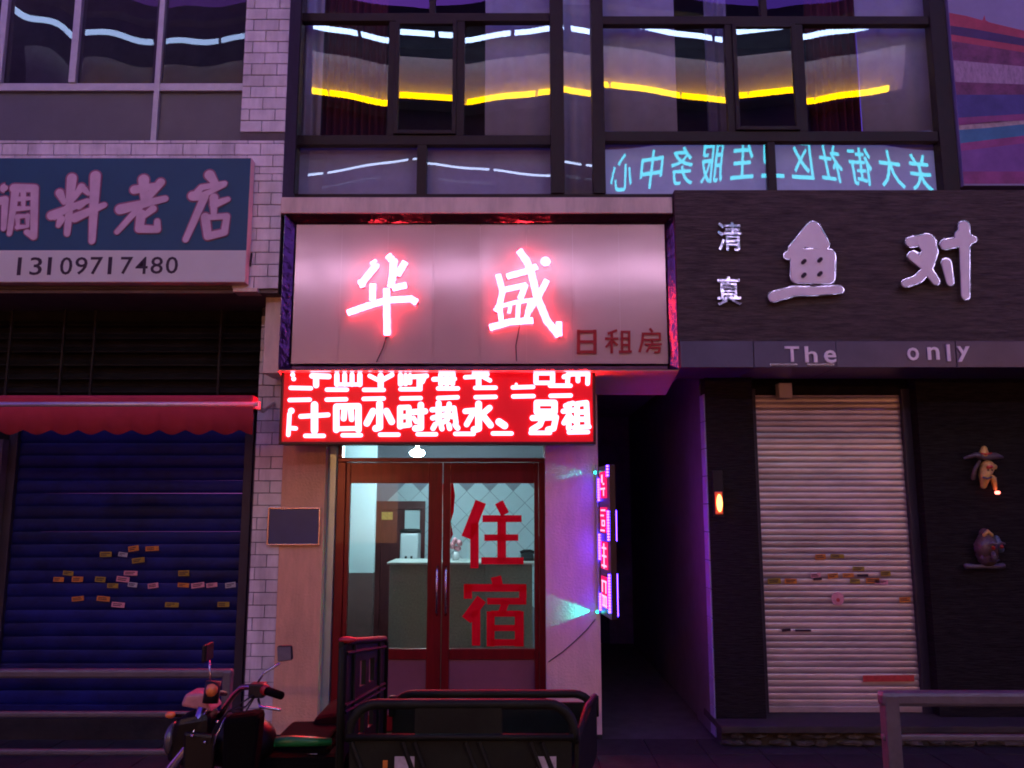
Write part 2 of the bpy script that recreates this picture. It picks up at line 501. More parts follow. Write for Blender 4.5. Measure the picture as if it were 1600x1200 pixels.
def bars_glyph(lines, Y, m, parent, o, k, depth=0.003, name='character', flat=False):
    """square-cut strokes ((u0, v0), (u1, v1), width)"""
    mb = MB()
    for e, (a, b, w) in enumerate(lines):
        A = Vector((xx(o[0] + a[0] / k, o[1] + a[1] / k, Y), zz(o[1] + a[1] / k, Y)))
        C = Vector((xx(o[0] + b[0] / k, o[1] + b[1] / k, Y), zz(o[1] + b[1] / k, Y)))
        n = (C - A).normalized(); p = Vector((-n.y, n.x)) * (w / k / FPX * Y * 0.515)
        q = [tuple(A - p), tuple(C - p), tuple(C + p), tuple(A + p)]
        if flat:                                    # a film: single sheet
            mb.add([(x, Y - e * 0.0002, z) for x, z in q], [(0, 1, 2, 3)])
        else:
            mb.prism(q, Y - e * 0.0002, Y + depth)
    return mb.build(name, m, parent)

def grid_pane(x0, x1, z0, z1, Y, twist, bow, bowx, name, m, parent, tilt=0.0, n=14, ripple=0.0):
    """a slightly sprung sheet of glass"""
    mb = MB()
    xc, zc = (x0 + x1) / 2, (z0 + z1) / 2
    ph = random.uniform(0, 6)
    for j in range(n + 1):
        for i in range(n + 1):
            x, z = x0 + (x1 - x0) * i / n, z0 + (z1 - z0) * j / n
            y = Y + twist * (x - xc) * (z - zc) + bow * (z - zc) ** 2 + bowx * (x - xc) ** 2 * (z - zc) + tilt * (z - zc)
            y += ripple * math.sin(x * 11 + ph) * (z - zc)
            mb.v.append((x, y, z))
    for j in range(n):
        for i in range(n):
            a = j * (n + 1) + i
            mb.f.append((a, a + 1, a + n + 2, a + n + 1))
    return mb.build(name, m, parent, smooth=True, recalc=False)

def curtain(px0, px1, py0, py1, Y, m, label, waves=5, amp=0.02):
    x0, x1 = xx(px0, 120, Y), xx(px1, 120, Y)
    z0, z1 = zz(py1, Y), zz(py0, Y)
    mb = MB(); n = 60
    for i in range(n + 1):
        t = i / n
        y = Y + amp * math.sin(t * waves * 2 * math.pi) + amp * 0.5 * math.sin(t * waves * 5.1)
        x = x0 + (x1 - x0) * t
        mb.v += [(x, y, z0), (x, y, z1), (x, y + 0.004, z0), (x, y + 0.004, z1)]
    for i in range(n):
        a = i * 4
        mb.f += [(a, a + 4, a + 5, a + 1), (a + 2, a + 3, a + 7, a + 6), (a + 1, a + 5, a + 7, a + 3), (a, a + 2, a + 6, a + 4)]
    o = mb.build('curtain', m, None, smooth=True)
    return tag(o, label, 'curtain', 'curtains behind the upstairs windows')

# ================================================================== ground
g = B('street', 'asphalt', None, (-60, 60, -60, 60, -0.5, -0.10)); tag(g, kind='structure')
pav = B('pavement', 'joint', None, (-30, 30, 2.75, 30, -0.098, -0.012)); tag(pav, kind='structure')
kb = B('kerb', 'kerb', None, (-30, 30, 2.6, 2.745, -0.098, 0.0), bevel=0.01); tag(kb, kind='structure')
slab = MB().box(-0.196, 0.196, -0.196, 0.196, -0.03, 0.0)
slab_o = None
for iy in range(3):
    for ix in range(-12, 13):
        if slab_o is None:
            slab_o = s_ = slab.build('paving_slab', 'paver', pav, bevel=0.004)
        else:
            s_ = slab_o.copy(); COL.objects.link(s_)
        s_.location = (ix * 0.4, 5.6 + iy * 0.4, random.uniform(-0.002, 0.002))
pv2 = B('pavement_top', 'paver', pav, (-30, 30, 2.75, 5.39, -0.011, -0.001)); tag(pv2, kind='structure')

# ================================================================== left building, white facing tiles
YT = 6.15      # tiled upper face, overhanging
YP = 6.62      # recessed shop front
lb = thing('tiled_building', 'building faced with white brick tiles above the blue shutter', 'building', (-4, YP, 0))
xr = xx(449, 120, YT)                      # right edge of the tiled pier
xl = xx(379, 120, YT)                      # left edge of pier = window jamb
zsof = zz(451, YT)
zsill = zz(219, YT)
B('wall', 'grout', lb, (xl + 0.004, xr - 0.004, YT + 0.012, 7.4, zsof, 6.9), (-7.5, xl, YT + 0.012, 7.4, zsof, zsill - 0.012), (-7.5, xl, 6.9, 7.4, zsill, 6.9))
B('soffit', 'soffit', lb, (-7.5, xr - 0.006, YT + 0.02, YP + 0.6, zsof - 0.03, zsof - 0.002))
B('soffit_edge', 'cap', lb, (xx(366, 450, YT), xx(404, 450, YT), YT - 0.03, YT + 0.1, zsof - 0.032, zsof - 0.001), bevel=0.003)
TW, TH, TG = 0.205, 0.097, 0.006
tile_me = {}
def tile(x0, x1, z0, z1, y, parent):
    w, h = round(x1 - x0 - TG, 3), round(z1 - z0 - TG, 3)
    if w < 0.012 or h < 0.012: return
    if (w, h) not in tile_me:
        t = MB().box(-w / 2, w / 2, 0, 0.016, -h / 2, h / 2).build('tile', 'tile', parent, bevel=0.0025)
        tile_me[(w, h)] = t
    else:
        t = tile_me[(w, h)].copy(); COL.objects.link(t)
    t.parent = parent
    t.matrix_parent_inverse = Matrix.Translation(BASE[parent.name]).inverted()
    t.location = ((x0 + x1) / 2, y - random.uniform(0, 0.003), (z0 + z1) / 2)
def tile_run(x0, x1, z0, z1, off, y, parent):
    x = x1 - off
    cuts = [x1]
    while x > x0 + 0.02:
        if x < x1 - 0.02: cuts.append(x)
        x -= TW
    cuts.append(x0)
    for a, b in zip(cuts, cuts[1:]): tile(b, a, z0, z1, y, parent)
z = zsof; i = 0
while z < 6.5:
    h = TH if i not in (9, 10) else 0.06
    if z + h <= zsill - 0.19 or z >= zsill - 0.005:
        tile_run(xl, xr, z, z + h, TW * (0.42 if i % 2 else 0.92), YT, lb)
    else:
        tile_run(-4.6, xr, z, min(z + h, zsill), TW * (0.42 if i % 2 else 0.92), YT, lb)
    z += h; i += 1
# side of the pier towards the upstairs windows
z = zsof; i = 0
side_t = None
# lower pilaster
pl0, pl1 = xx(392, 850, YP), xx(437, 850, YP)
B('pilaster', 'grout', lb, (pl0 + 0.003, pl1 - 0.004, YP + 0.012, 7.4, 0.0, zsof - 0.031))
z = 0.02; i = 0
while z + TH < zsof - 0.04:
    tile_run(pl0, pl1, z, z + TH, TW * (0.48 if i % 2 else 0.93), YP, lb)
    z += TH; i += 1
# dark shopfront head above the awning: louvred box
zh0, zh1 = zz(640, YP + 0.1), zsof - 0.032
B('shop_head', 'render_dark', lb, (-7.5, pl0, YP + 0.14, 7.4, zh0 - 0.25, zh1))
for k in range(7):
    zc = zh0 + 0.02 + k * (zh1 - zh0 - 0.05) / 7
    MB().hexa([(-7, YP + 0.06, zc), (pl0 - 0.02, YP + 0.06, zc), (pl0 - 0.02, YP + 0.14, zc + 0.05), (-7, YP + 0.14, zc + 0.05),
               (-7, YP + 0.06, zc + 0.012), (pl0 - 0.02, YP + 0.06, zc + 0.012), (pl0 - 0.02, YP + 0.14, zc + 0.062), (-7, YP + 0.14, zc + 0.062)]).build('louvre', 'render_dark', lb)
for px in (17, 100, 148, 345):
    xa = xx(px, 520, YP + 0.04); B('hanger', 'concrete', lb, (xa - 0.008, xa + 0.008, YP + 0.03, YP + 0.05, zh0, zh1 - 0.01))
# window of the left building
YW = YT + 0.08
wx0 = -4.8
zr = zz(138, YW); 
B('window_sill', 'grout', lb, (wx0, xl, YT + 0.02, YW + 0.1, zsill - 0.012, zsill))
fr = B('window_frame', 'alu', lb, (wx0, xl - 0.001, YW, YW + 0.06, zr - 0.02, zr + 0.045), (xl - 0.02, xl - 0.001, YW + 0.001, YW + 0.06, zsill, 6.85),
  (xx(242, 180, YW) - 0.022, xx(242, 180, YW) + 0.022, YW - 0.004, YW + 0.059, zsill, 6.84), bevel=0.003)
fr2 = B('window_sash', 'alu', lb, (xx(117, 80, YW) - 0.028, xx(117, 80, YW) + 0.028, YW - 0.012, YW + 0.03, zr + 0.046, 6.85),
  (xx(2, 80, YW) - 0.03, xx(2, 80, YW) + 0.026, YW - 0.012, YW + 0.03, zr + 0.046, 6.85), bevel=0.003)
xs_ = [wx0, xx(2, 80, YW), xx(117, 80, YW), xx(242, 80, YW), xl - 0.02]
for k in range(4):
    grid_pane(xs_[k] + 0.02, xs_[k + 1] - 0.02, zr + 0.05, 6.5, YW + 0.035, (0, 0.035, 0.012, -0.006)[k], 0.0, 0, 'pane', 'glass_dark', lb, tilt=(0.01, -0.002, 0.009, 0.0135)[k], ripple=(0, .0025, .0015, .0015)[k])
B('spandrel_pane', 'frost', lb, (wx0, xx(242, 180, YW) - 0.022, YW + 0.03, YW + 0.036, zsill + 0.001, zr - 0.021))
B('spandrel_pane', 'frost', lb, (xx(242, 180, YW) + 0.022, xl - 0.02, YW + 0.032, YW + 0.038, zsill + 0.001, zr - 0.021))

# blue shop signboard
YS = 6.05
sx1 = xx(388, 340, YS); sz0, szm, sz1 = zz(441, YS), zz(391, YS), zz(246, YS)
sg = thing('shop_signboard', 'blue shop signboard with large pink characters and a phone number strip', 'signboard', (-3.3, YS, sz0))
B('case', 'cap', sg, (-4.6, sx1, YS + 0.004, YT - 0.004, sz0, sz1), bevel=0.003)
B('blue_face', 'sign_blue', sg, (-4.596, sx1 - 0.004, YS, YS + 0.0035, szm, sz1 - 0.006))
B('number_strip', 'sign_white', sg, (-4.596, sx1 - 0.004, YS - 0.0005, YS + 0.003, sz0 + 0.004, szm - 0.001))
brush = {
 '调': [([(100,150),(60,430)],22),([(90,140),(222,140),(216,450),(172,420)],24),([(110,210),(190,205)],15),([(150,170),(150,270)],15),([(100,272),(190,268)],15),([(112,322),(178,317)],13),([(112,322),(116,390)],13),([(178,317),(178,385)],13),([(112,390),(178,385)],13),([(32,140)],26),([(-10,225),(35,212),(25,400)],22)],
 '料': [([(460,75),(430,430)],26),([(382,170),(410,230)],22),([(522,132),(470,210)],20),([(330,315),(560,222)],24),([(430,270),(350,330)],20),([(392,340),(376,378)],22),([(540,148),(566,176)],17),([(508,258),(545,235)],17),([(612,62),(590,478)],28),([(480,330),(668,248)],25)],
 '老': [([(920,85),(925,230)],29),([(862,150),(1000,122)],24),([(770,275),(1058,207)],27),([(1030,102),(900,255),(750,420)],22),([(980,272),(900,335)],20),([(905,305),(892,400),(1008,404),(1008,352)],25)],
 '店': [([(1342,55),(1382,112)],27),([(1245,190),(1290,135),(1440,108)],20),([(1235,190),(1312,192),(1190,468)],26),([(1300,185),(1440,118)],17),([(1370,200),(1370,312)],23),([(1370,245),(1460,212)],22),([(1315,325),(1332,448),(1438,422),(1454,320),(1315,328)],23)],
}
for c_ in brush:
    e_ = strokes(brush[c_], YS - 0.003, 'letter_edge', sg, (0, 260), 4.1, 0.003, 'letter', grow=0.010, taper=0.45)
    strokes(brush[c_], YS - 0.0085, 'letter_pink', e_, (0, 260), 4.1, 0.004, 'letter_face', taper=0.45)
for py in (268, 407):
    q_ = xx(394, py, YT); MB().tube([(q_, YT - 0.02, zz(py - 10, YT)), (q_, YT - 0.03, zz(py, YT)), (q_ - 0.01, YT - 0.01, zz(py + 10, YT))], 0.007, 6).build('fixing_hook', 'cable', sg)
num = '13109717480'
for k, c_ in enumerate(num):
    x0 = 23 + k * 23.6
    w = 19 if c_ != '1' else 6
    glyph(c_, x0 + (0 if c_ != '1' else 4), 402 - k * 0.1, x0 + (0 if c_ != '1' else 4) + w, 430 - k * 0.25, YS - 0.003, 'ink', sg, 0.002, bold=0.006, name='digit')

# awning
YA = 6.05
aw = thing('awning', 'red cloth awning with scalloped valance over the blue shutter', 'awning', (-3.2, YP, zz(632, YA)))
ax1 = xx(402, 650, YA); za = zz(632, YA)
zb = za + 0.19
B('cassette', 'awning', aw, (-4.4, ax1 - 0.04, YA + 0.03, YA + 0.16, za - 0.02, za + 0.075), bevel=0.02)
MB().tube([(-4.4, YA, za), (ax1, YA, za)], 0.020, 10).build('front_bar', 'awning_bar', aw, smooth=True)
B('bar_end', 'awning_bar', aw, (ax1, ax1 + 0.012, YA - 0.024, YA + 0.024, za - 0.024, za + 0.024), bevel=0.004)
mb = MB(); n = 260; span = xx(42, 665, YA) - xx(0, 665, YA)
zt, zv = za - 0.018, zz(676, YA)
ph0 = xx(18, 665, YA)
ax2 = ax1 - 0.03
for k in range(n + 1):
    x = -4.4 + (ax2 + 4.4) * k / n
    zl = zv + 0.034 * abs(math.cos(math.pi * (x - ph0) / span)) ** 1.4 * -1 + 0.018
    yy = YA - 0.012 + 0.006 * math.sin(x * 9)
    mb.v += [(x, YA - 0.012, zt), (x, yy, zl), (x, YA - 0.008, zt), (x, yy + 0.004, zl)]
for k in range(n):
    a = k * 4
    mb.f += [(a, a + 1, a + 5, a + 4), (a + 2, a + 6, a + 7, a + 3), (a + 1, a + 3, a + 7, a + 5)]
mb.build('valance', 'awning', aw, smooth=True)
for x in (-4.2, ax1 - 0.05):
    MB().tube([(x, YA, za), (x, YA + 0.3, za - 0.02), (x, YP + 0.1, za + 0.12)], 0.012, 8).build('arm', 'awning_bar', aw, smooth=True)

# roller shutters
def shutter(label, x0, x1, z0, z1, Y, pitch, m, guide, depth=0.022, guide_w=0.06, dent=0.09):
    t = thing('roller_shutter', label, 'roller shutter', ((x0 + x1) / 2, Y, z0))
    prof = []
    K = 6
    for k in range(K + 1):
        u = k / K
        prof.append((-depth * math.sin(math.pi * u) ** 0.7, u * (pitch - 0.008)))
    mb = MB(); w = x1 - x0
    for (y, zq) in prof: mb.v += [(0, y, zq), (w, y, zq)]
    for k in range(K): mb.f.append((2 * k, 2 * k + 1, 2 * k + 3, 2 * k + 2))
    b0 = len(mb.v)
    mb.v += [(0, 0.006, -0.008), (w, 0.006, -0.008)]
    mb.f.append((b0, b0 + 1, 1, 0))
    z = z0 + 0.05; first = None
    while z < z1:
        if first is None:
            first = s = mb.build('slat', m, t, smooth=False)
        else:
            s = first.copy(); COL.objects.link(s)
        s.location = (x0, Y + random.uniform(-0.002, 0.002), z)
        s.rotation_euler = (random.uniform(-dent, dent), random.uniform(-0.0008, 0.0008), random.uniform(-0.002, 0.002))
        z += pitch
    B('bottom_bar', m, t, (x0, x1, Y - 0.025, Y + 0.02, z0, z0 + 0.045), bevel=0.004)
    B('guide', guide, t, (x0 - guide_w, x0 + 0.01, Y - 0.045, Y + 0.03, z0 - 0.02, z1 + 0.05), bevel=0.003)
    B('guide', guide, t, (x1 - 0.01, x1 + guide_w, Y - 0.045, Y + 0.03, z0 - 0.02, z1 + 0.05), bevel=0.003)
    return t
def sticker(t, px, py, w, h, Y, m, rot=0.0, r=None):
    x, z = xx(px, py, Y), zz(py, Y)
    s = Y / FPX
    W, H = w * s / 2 * random.uniform(0.85, 1.15), h * s / 2 * random.uniform(0.85, 1.1)
    if r:
        mb = MB(); mb.prism([(x + r * s * math.cos(a * 0.5236), z + r * s * math.sin(a * 0.5236)) for a in range(12)], Y, Y + 0.001)
    else:
        c, n = math.cos(rot), math.sin(rot)
        mb = MB(); mb.prism([(x + a * c - b * n, z + a * n + b * c) for a, b in ((-W, -H), (W, -H), (W, H), (-W, H))], Y, Y + 0.001)
    o = mb.build('sticker', m, t)
    if not r and m != 'ink' and w < 60:
        pr = MB(); c, n = math.cos(rot), math.sin(rot)
        for row, (a0, a1) in ((0.35, (-0.8, random.uniform(0.2, 0.8))), (-0.3, (-0.8, random.uniform(-0.1, 0.7)))):
            q = [(a0 * W, (row - .18) * H), (a1 * W, (row - .18) * H), (a1 * W, (row + .18) * H), (a0 * W, (row + .18) * H)]
            pr.add([(x + a * c - b * n, Y - 0.0006, z + a * n + b * c) for a, b in q], [(0, 1, 2, 3)])
        pr.build('print', 'ink', o)
    return o
YB = 6.76
bz0 = zz(1109, YB)
bs = shutter('dark blue roller shutter dotted with small stickers', xx(12, 900, YB), xx(377, 900, YB), bz0, zz(655, YB), YB, 0.103, 'shutter_blue', 'rail_dark', 0.008, dent=0.05)
sl = {'st_orange': [(695,857),(792,857),(305,1018),(403,1017),(955,1047),(405,1118),(538,1118)],
      'st_olive': [(550,887),(720,918),(355,985),(522,1018),(587,1050),(957,985),(895,1150),(1163,1148)],
      'st_white': [(640,888),(690,1045),(1200,1047)],
      'st_pink': [(680,985),(640,1017),(797,1050),(1030,1048),(1103,1047),(615,1150)]}
for m_, L_ in sl.items():
    for u, v in L_:
        sticker(bs, u / 3.333, 600 + v / 3.333, 18 if m_ != 'st_white' else 15, 7.5, YB - 0.026, m_, random.uniform(-0.12, 0.2))
B('shop_pier', 'grout', lb, (-7.5, xx(12, 900, YB) - 0.062, YP + 0.02, 7.3, 0.0, zh0 - 0.251))
B('shop_step', 'concrete', lb, (-7.5, pl0, YP - 0.05, 7.3, 0.0, bz0 - 0.021))
B('guard', 'rail_dark', lb, (xx(385, 900, YP), pl0, YP + 0.05, 7.3, 0, zh0 - 0.26))

# ================================================================== inn building
YI = 6.6
YD = 6.72
ib = thing('inn_building', 'pale stucco inn with glazed double door and upstairs windows', 'building', (-0.6, YI, 0))
il = pl1 + 0.002
dl, dr = xx(503, 900, YI), xx(853, 900, YI)          # door opening
ir = xx(937, 900, YI)
ztop = zz(690, YI)
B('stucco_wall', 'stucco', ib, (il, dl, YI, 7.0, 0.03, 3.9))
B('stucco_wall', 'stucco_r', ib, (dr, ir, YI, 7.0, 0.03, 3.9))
B('plinth', 'concrete', ib, (il + 0.002, dl, YI - 0.02, 6.99, 0.0, 0.03), (dr, ir - 0.002, YI - 0.02, 6.99, 0.0, 0.03))
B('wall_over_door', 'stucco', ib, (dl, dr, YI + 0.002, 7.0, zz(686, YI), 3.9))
B('reveal', 'teal_steel', ib, (dl, xx(521, 900, YD), YD - 0.03, 6.9, 0.0, ztop))
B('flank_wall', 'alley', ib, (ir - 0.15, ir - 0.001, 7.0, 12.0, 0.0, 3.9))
# door frame and leaves
f0, f1 = xx(522, 900, YD), xx(856, 900, YD)
zf = zz(722, YD); zg = zz(755, YD)
dfr = B('door_frame', 'door_red', ib, (f0, f0 + 0.07, YD, YD + 0.1, 0, zf), (f1 - 0.07, f1, YD, YD + 0.1, 0, zf), (f0, f1, YD - 0.004, YD + 0.1, zf, zf + 0.035), bevel=0.006)
B('door_frame', 'door_red', ib, (f0, f0 + 0.035, YD, YD + 0.1, zf + 0.036, ztop + 0.1), (f1 - 0.03, f1, YD, YD + 0.1, zf + 0.036, ztop + 0.1), bevel=0.004)
tr = MB().box(f0 + 0.036, f1 - 0.031, YD + 0.05, YD + 0.056, zf + 0.036, ztop + 0.1).build('transom_pane', 'glass_door', ib)
zl0, zl1 = zz(1031, YD), zz(1014, YD)
xm = xx(690, 900, YD)
def leaf(x0, x1, s0, s1, open_=0.0):
    y0, y1 = YD + 0.012, YD + 0.06
    lf = B('door_leaf', 'door_red', ib, (x0, x0 + s0, y0, y1, 0.02, zf - 0.003), (x1 - s1, x1, y0, y1, 0.02, zf - 0.003),
           (x0 + s0, x1 - s1, y0 + 0.002, y1, zg, zf - 0.003), (x0 + s0, x1 - s1, y0 + 0.002, y1, zl0, zl1), (x0 + s0, x1 - s1, y0 + 0.002, y1, 0.02, 0.14), bevel=0.004)
    MB().box(x0 + s0, x1 - s1, y0 + 0.02, y0 + 0.026, zl1, zg).build('pane', 'glass_door', lf)
    MB().box(x0 + s0, x1 - s1, y0 + 0.018, y0 + 0.028, 0.141, zl0 - 0.001).build('lower_panel', 'door_panel', lf)
    return lf
lf1 = leaf(f0 + 0.072, xm - 0.003, 0.035, xm - xx(668, 900, YD), 0)
lf2 = leaf(xm + 0.003, f1 - 0.072, xx(702, 900, YD) - xm, 0.035, 0)
for lf, s in ((lf1, -1), (lf2, 1)):
    xh = xm + s * 0.035
    MB().tube([(xh, YD + 0.012, 0.9), (xh, YD - 0.03, 0.93), (xh, YD - 0.03, 1.25), (xh, YD + 0.012, 1.28)], 0.009, 8).build('handle', 'steel', lf, smooth=True)
zhu = [((958, 338), (898, 492), 46), ((931, 430), (931, 622), 34), ((1035, 340), (1062, 392), 36), ((965, 410), (1132, 410), 28), ((973, 491), (1118, 491), 26), ((960, 590), (1140, 590), 28), ((1047, 410), (1047, 590), 36)]
su = [((1022, 657), (1032, 700), 42), ((903, 690), (903, 752), 34), ((888, 705), (1152, 705), 30), ((1137, 692), (1137, 748), 30), ((962, 752), (896, 842), 44), ((938, 800), (938, 952), 34),
      ((985, 762), (1152, 762), 26), ((1066, 762), (1044, 818), 30), ((1000, 805), (1000, 955), 32), ((1122, 805), (1122, 955), 36), ((1000, 815), (1130, 815), 24), ((1000, 876), (1125, 876), 24), ((1000, 938), (1125, 938), 26)]
for q_ in (zhu, su): bars_glyph(q_, YD + 0.029, 'decal_red', lf2, (400, 660), 2.7276, flat=True)

# lobby
lx0, lx1, ly1, lz1 = xx(480, 800, 8.3), 0.62, 9.6, 2.46
B('lobby_floor', 'paver', ib, (f0 - 0.5, ir - 0.16, YD + 0.1, ly1, -0.008, 0.004))
B('lobby_ceiling', 'ceil', ib, (lx0 - 0.1, ir - 0.16, 7.0, ly1, lz1, lz1 + 0.1))
B('lobby_wall', 'lobby_wall', ib, (lx0 - 0.1, lx0, 7.0, ly1, 0.005, lz1 - 0.001))
xbd0 = xx(583, 850, 9.4)
zdado = zz(895, 8.6)
xpt = xx(584, 850, 8.6)
B('lobby_wall', 'lobby_wall', ib, (lx0, xpt, 8.6, 8.7, zdado, lz1 - 0.001))
B('lobby_dado', 'lobby_dado', ib, (lx0, xpt + 0.002, 8.598, 8.7, 0.005, zdado - 0.001))
# back wall of diagonal tiles
bw = B('lobby_back_wall', 'lobby_joint', ib, (lx0 - 0.1, ir - 0.16, ly1, ly1 + 0.1, 0.005, lz1))
B('lobby_wall', 'lobby_wall', ib, (ir - 0.17, ir - 0.161, 7.0, ly1, 0.005, lz1 - 0.001))
d = 0.27; dt = None
for i in range(-2, 10):
    for j in range(2, 12):
        cx, cz = xbd0 + 0.5 + (i * d + (d / 2 if j % 2 else 0)), j * d / 2 + 0.45
        if cz > lz1 - 0.12 or cx > ir - 0.3 or cx < xbd0 + 0.12: continue
        if dt is None:
            h = d / 2 - 0.004
            dt = q = MB().prism([(-h, 0), (0, -h), (h, 0), (0, h)], 0, 0.006).build('wall_tile', 'lobby_tile', bw)
        else:
            q = dt.copy(); COL.objects.link(q)
        q.location = (cx, ly1 - 0.006, cz)
# inner doorway with a half-open door
ydr = ly1 - 0.03
xd0, xd1 = xx(586, 850, ydr), xx(664, 850, ydr)
zd1 = zz(783, ydr)
idr = B('inner_door_frame', 'wood_red', ib, (xd0, xd0 + 0.07, ydr - 0.03, ydr, 0, zd1 - 0.1), (xd1 - 0.06, xd1, ydr - 0.03, ydr, 0, zd1 - 0.1), (xd0, xd1, ydr - 0.032, ydr, zd1 - 0.1, zd1), bevel=0.004)
ild = B('inner_door', 'wood_red', ib, (xd0 + 0.07, xx(632, 850, ydr), ydr - 0.02, ydr - 0.002, 0.01, zd1 - 0.101), bevel=0.004)
B('number_plate', 'ochre', ild, (xx(597, 805, ydr), xx(614, 805, ydr), ydr - 0.026, ydr - 0.021, zz(812, ydr), zz(800, ydr)))
B('doorway_light', 'lobby_wall', ib, (xx(632, 850, ydr), xd1 - 0.06, ydr - 0.006, ydr - 0.001, 0.01, zd1 - 0.101))

ct = thing('reception_counter', 'grey-green granite reception counter with pale top inside the lobby', 'counter', (-0.3, 8.1, 0))
cx0, cx1 = xx(607, 950, 8.0), xx(832, 950, 8.0)
zc = zz(882, 8.0)
for k in range(3):
    a = cx0 + (cx1 - cx0) * k / 3
    B('front_panel', 'granite', ct, (a + 0.002, a + (cx1 - cx0) / 3 - 0.002, 8.0, 8.05, 0.005, zc), bevel=0.003)
B('carcass', 'wood_red', ct, (cx0, cx1, 8.051, 8.5, 0.006, zc - 0.002))
B('worktop', 'counter_top', ct, (cx0 - 0.02, cx1 + 0.02, 7.97, 8.55, zc, zc + 0.022), bevel=0.004)
wd = thing('water_dispenser', 'white water dispenser with dark bottle cap behind the counter', 'water dispenser', (-0.95, 9.1, 0))
wx = xx(641, 850, 9.1); wz = zz(830, 9.1)
B('body', 'plastic_white', wd, (wx - 0.1, wx + 0.1, 9.0, 9.25, 0.01, wz - 0.02), bevel=0.02)
MB().tube([(wx, 9.12, wz - 0.02), (wx, 9.12, wz), (wx, 9.12, wz + 0.025)], [0.11, 0.125, 0.09], 16).build('bottle_cap', 'plastic_dark', wd, smooth=True)
B('tap', 'plastic_dark', wd, (wx - 0.04, wx - 0.02, 8.96, 9.0, wz - 0.3, wz - 0.26), (wx + 0.02, wx + 0.04, 8.96, 9.0, wz - 0.3, wz - 0.26))
fan = thing('flower_pot', 'pale pink bunch on the lobby counter behind the middle door stile', 'flower pot', (xx(700, 870, 8.3), 8.3, zc + 0.022))
vx = xx(712, 870, 8.3)
MB().tube([(vx, 8.3, zc + 0.022), (vx, 8.3, zc + 0.06), (vx, 8.3, zc + 0.1)], [0.03, 0.04, 0.025], 10).build('pot', 'plastic_white', fan, smooth=True)
mb = MB()
for k in range(14): mb.ball((vx + random.uniform(-.07, .07), 8.3 + random.uniform(-.05, .05), zc + 0.13 + random.uniform(0, .1)), 0.025, 6, 4)
mb.build('blossoms', 'st_pink', fan, smooth=True)
tl = thing('desk_device', 'small dark device at the right end of the lobby counter', 'device', (xx(822, 870, 8.2), 8.2, zc + 0.022))
tx = xx(824, 870, 8.2)
MB().hexa([(tx - .07, 8.15, zc + .023), (tx + .07, 8.15, zc + .023), (tx + .07, 8.3, zc + .023), (tx - .07, 8.3, zc + .023),
           (tx - .06, 8.16, zc + .05), (tx + .06, 8.16, zc + .05), (tx + .06, 8.29, zc + .1), (tx - .06, 8.29, zc + .1)]).build('base', 'plastic_dark', tl, bevel=0.008)
MB().tube([(tx - .07, 8.22, zc + .1), (tx - .03, 8.22, zc + .115), (tx + .03, 8.22, zc + .115), (tx + .07, 8.22, zc + .1)], 0.016, 8).build('handset', 'plastic_dark', tl, smooth=True)
hk = thing('hanging_knot', 'red cloth knot hanging inside the right door leaf by the middle stile', 'ornament', (xx(707, 800, YD + 0.1), YD + 0.1, zz(835, YD + 0.1)))
ky = YD + 0.1
MB().prism([(xx(a, b, ky), zz(b, ky)) for a, b in ((692, 756), (708, 752), (711, 775), (709, 800), (704, 815), (708, 835), (700, 852), (692, 840))], ky, ky + 0.012).build('cloth', 'decal_red', hk, bevel=0.004)
MB().tube([(xx(700, 752, ky), ky + 0.006, zz(754, ky)), (xx(700, 745, ky), ky + 0.006, zz(742, ky))], 0.004, 6).build('cord', 'print_red', hk)
lc = thing('ceiling_lamp', 'round white ceiling lamp glowing behind the door transom', 'lamp', (xx(652, 708, 8.1), 8.1, lz1))
lzx = xx(652, 708, 8.1); lzz = zz(708, 8.1)
MB().tube([(lzx, 8.1, lz1), (lzx, 8.1, lzz + 0.035)], 0.02, 8).build('stem', 'plastic_white', lc)
MB().ball((lzx, 8.1, lzz), (0.072, 0.072, 0.036), 24, 12).build('globe', 'lamp_white', lc, smooth=True)

# ---------------------------------------------------------------- upstairs windows of the inn
YU = 6.5
zu0 = zz(303, YU); zu1 = 6.9
z_mid0, z_mid1 = zz(226, YU), zz(211, YU)
z_t0, z_t1 = zz(36, YU), zz(20, YU)
def UX(px): return xx(px, 160, YU)
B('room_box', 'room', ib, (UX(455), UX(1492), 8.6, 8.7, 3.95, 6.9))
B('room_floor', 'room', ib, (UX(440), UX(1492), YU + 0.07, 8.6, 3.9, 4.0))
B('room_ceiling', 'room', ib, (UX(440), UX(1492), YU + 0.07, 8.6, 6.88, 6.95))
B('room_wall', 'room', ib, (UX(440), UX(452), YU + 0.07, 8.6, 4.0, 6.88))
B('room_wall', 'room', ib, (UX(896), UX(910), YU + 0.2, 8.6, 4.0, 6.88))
B('window_apron', 'brown_alu', ib, (xr + 0.002, UX(1490), YU, YU + 0.09, 3.95, zu0))
def bars(name, rects, y0=YU, y1=YU + 0.07):
    for (a, b, c, d_) in rects:
        B(name, 'brown_alu', ib, (a, b, y0, y1, c, d_), bevel=0.004)
bars('window_post', [(xr + 0.003, UX(464), zu0, zu1), (UX(860), UX(881), zu0, zu1), (UX(925), UX(944), zu0, zu1), (UX(1462), UX(1487), zu0, zu1)], YU - 0.02, YU + 0.08)
bars('window_rail', [(UX(464), UX(860), z_mid0, z_mid1), (UX(944), UX(1462), z_mid0 + 0.03, z_mid1 + 0.035), (UX(464), UX(860), z_t0 + 0.02, z_t1), (UX(944), UX(1462), z_t0 - 0.01, z_t1 - 0.03)])
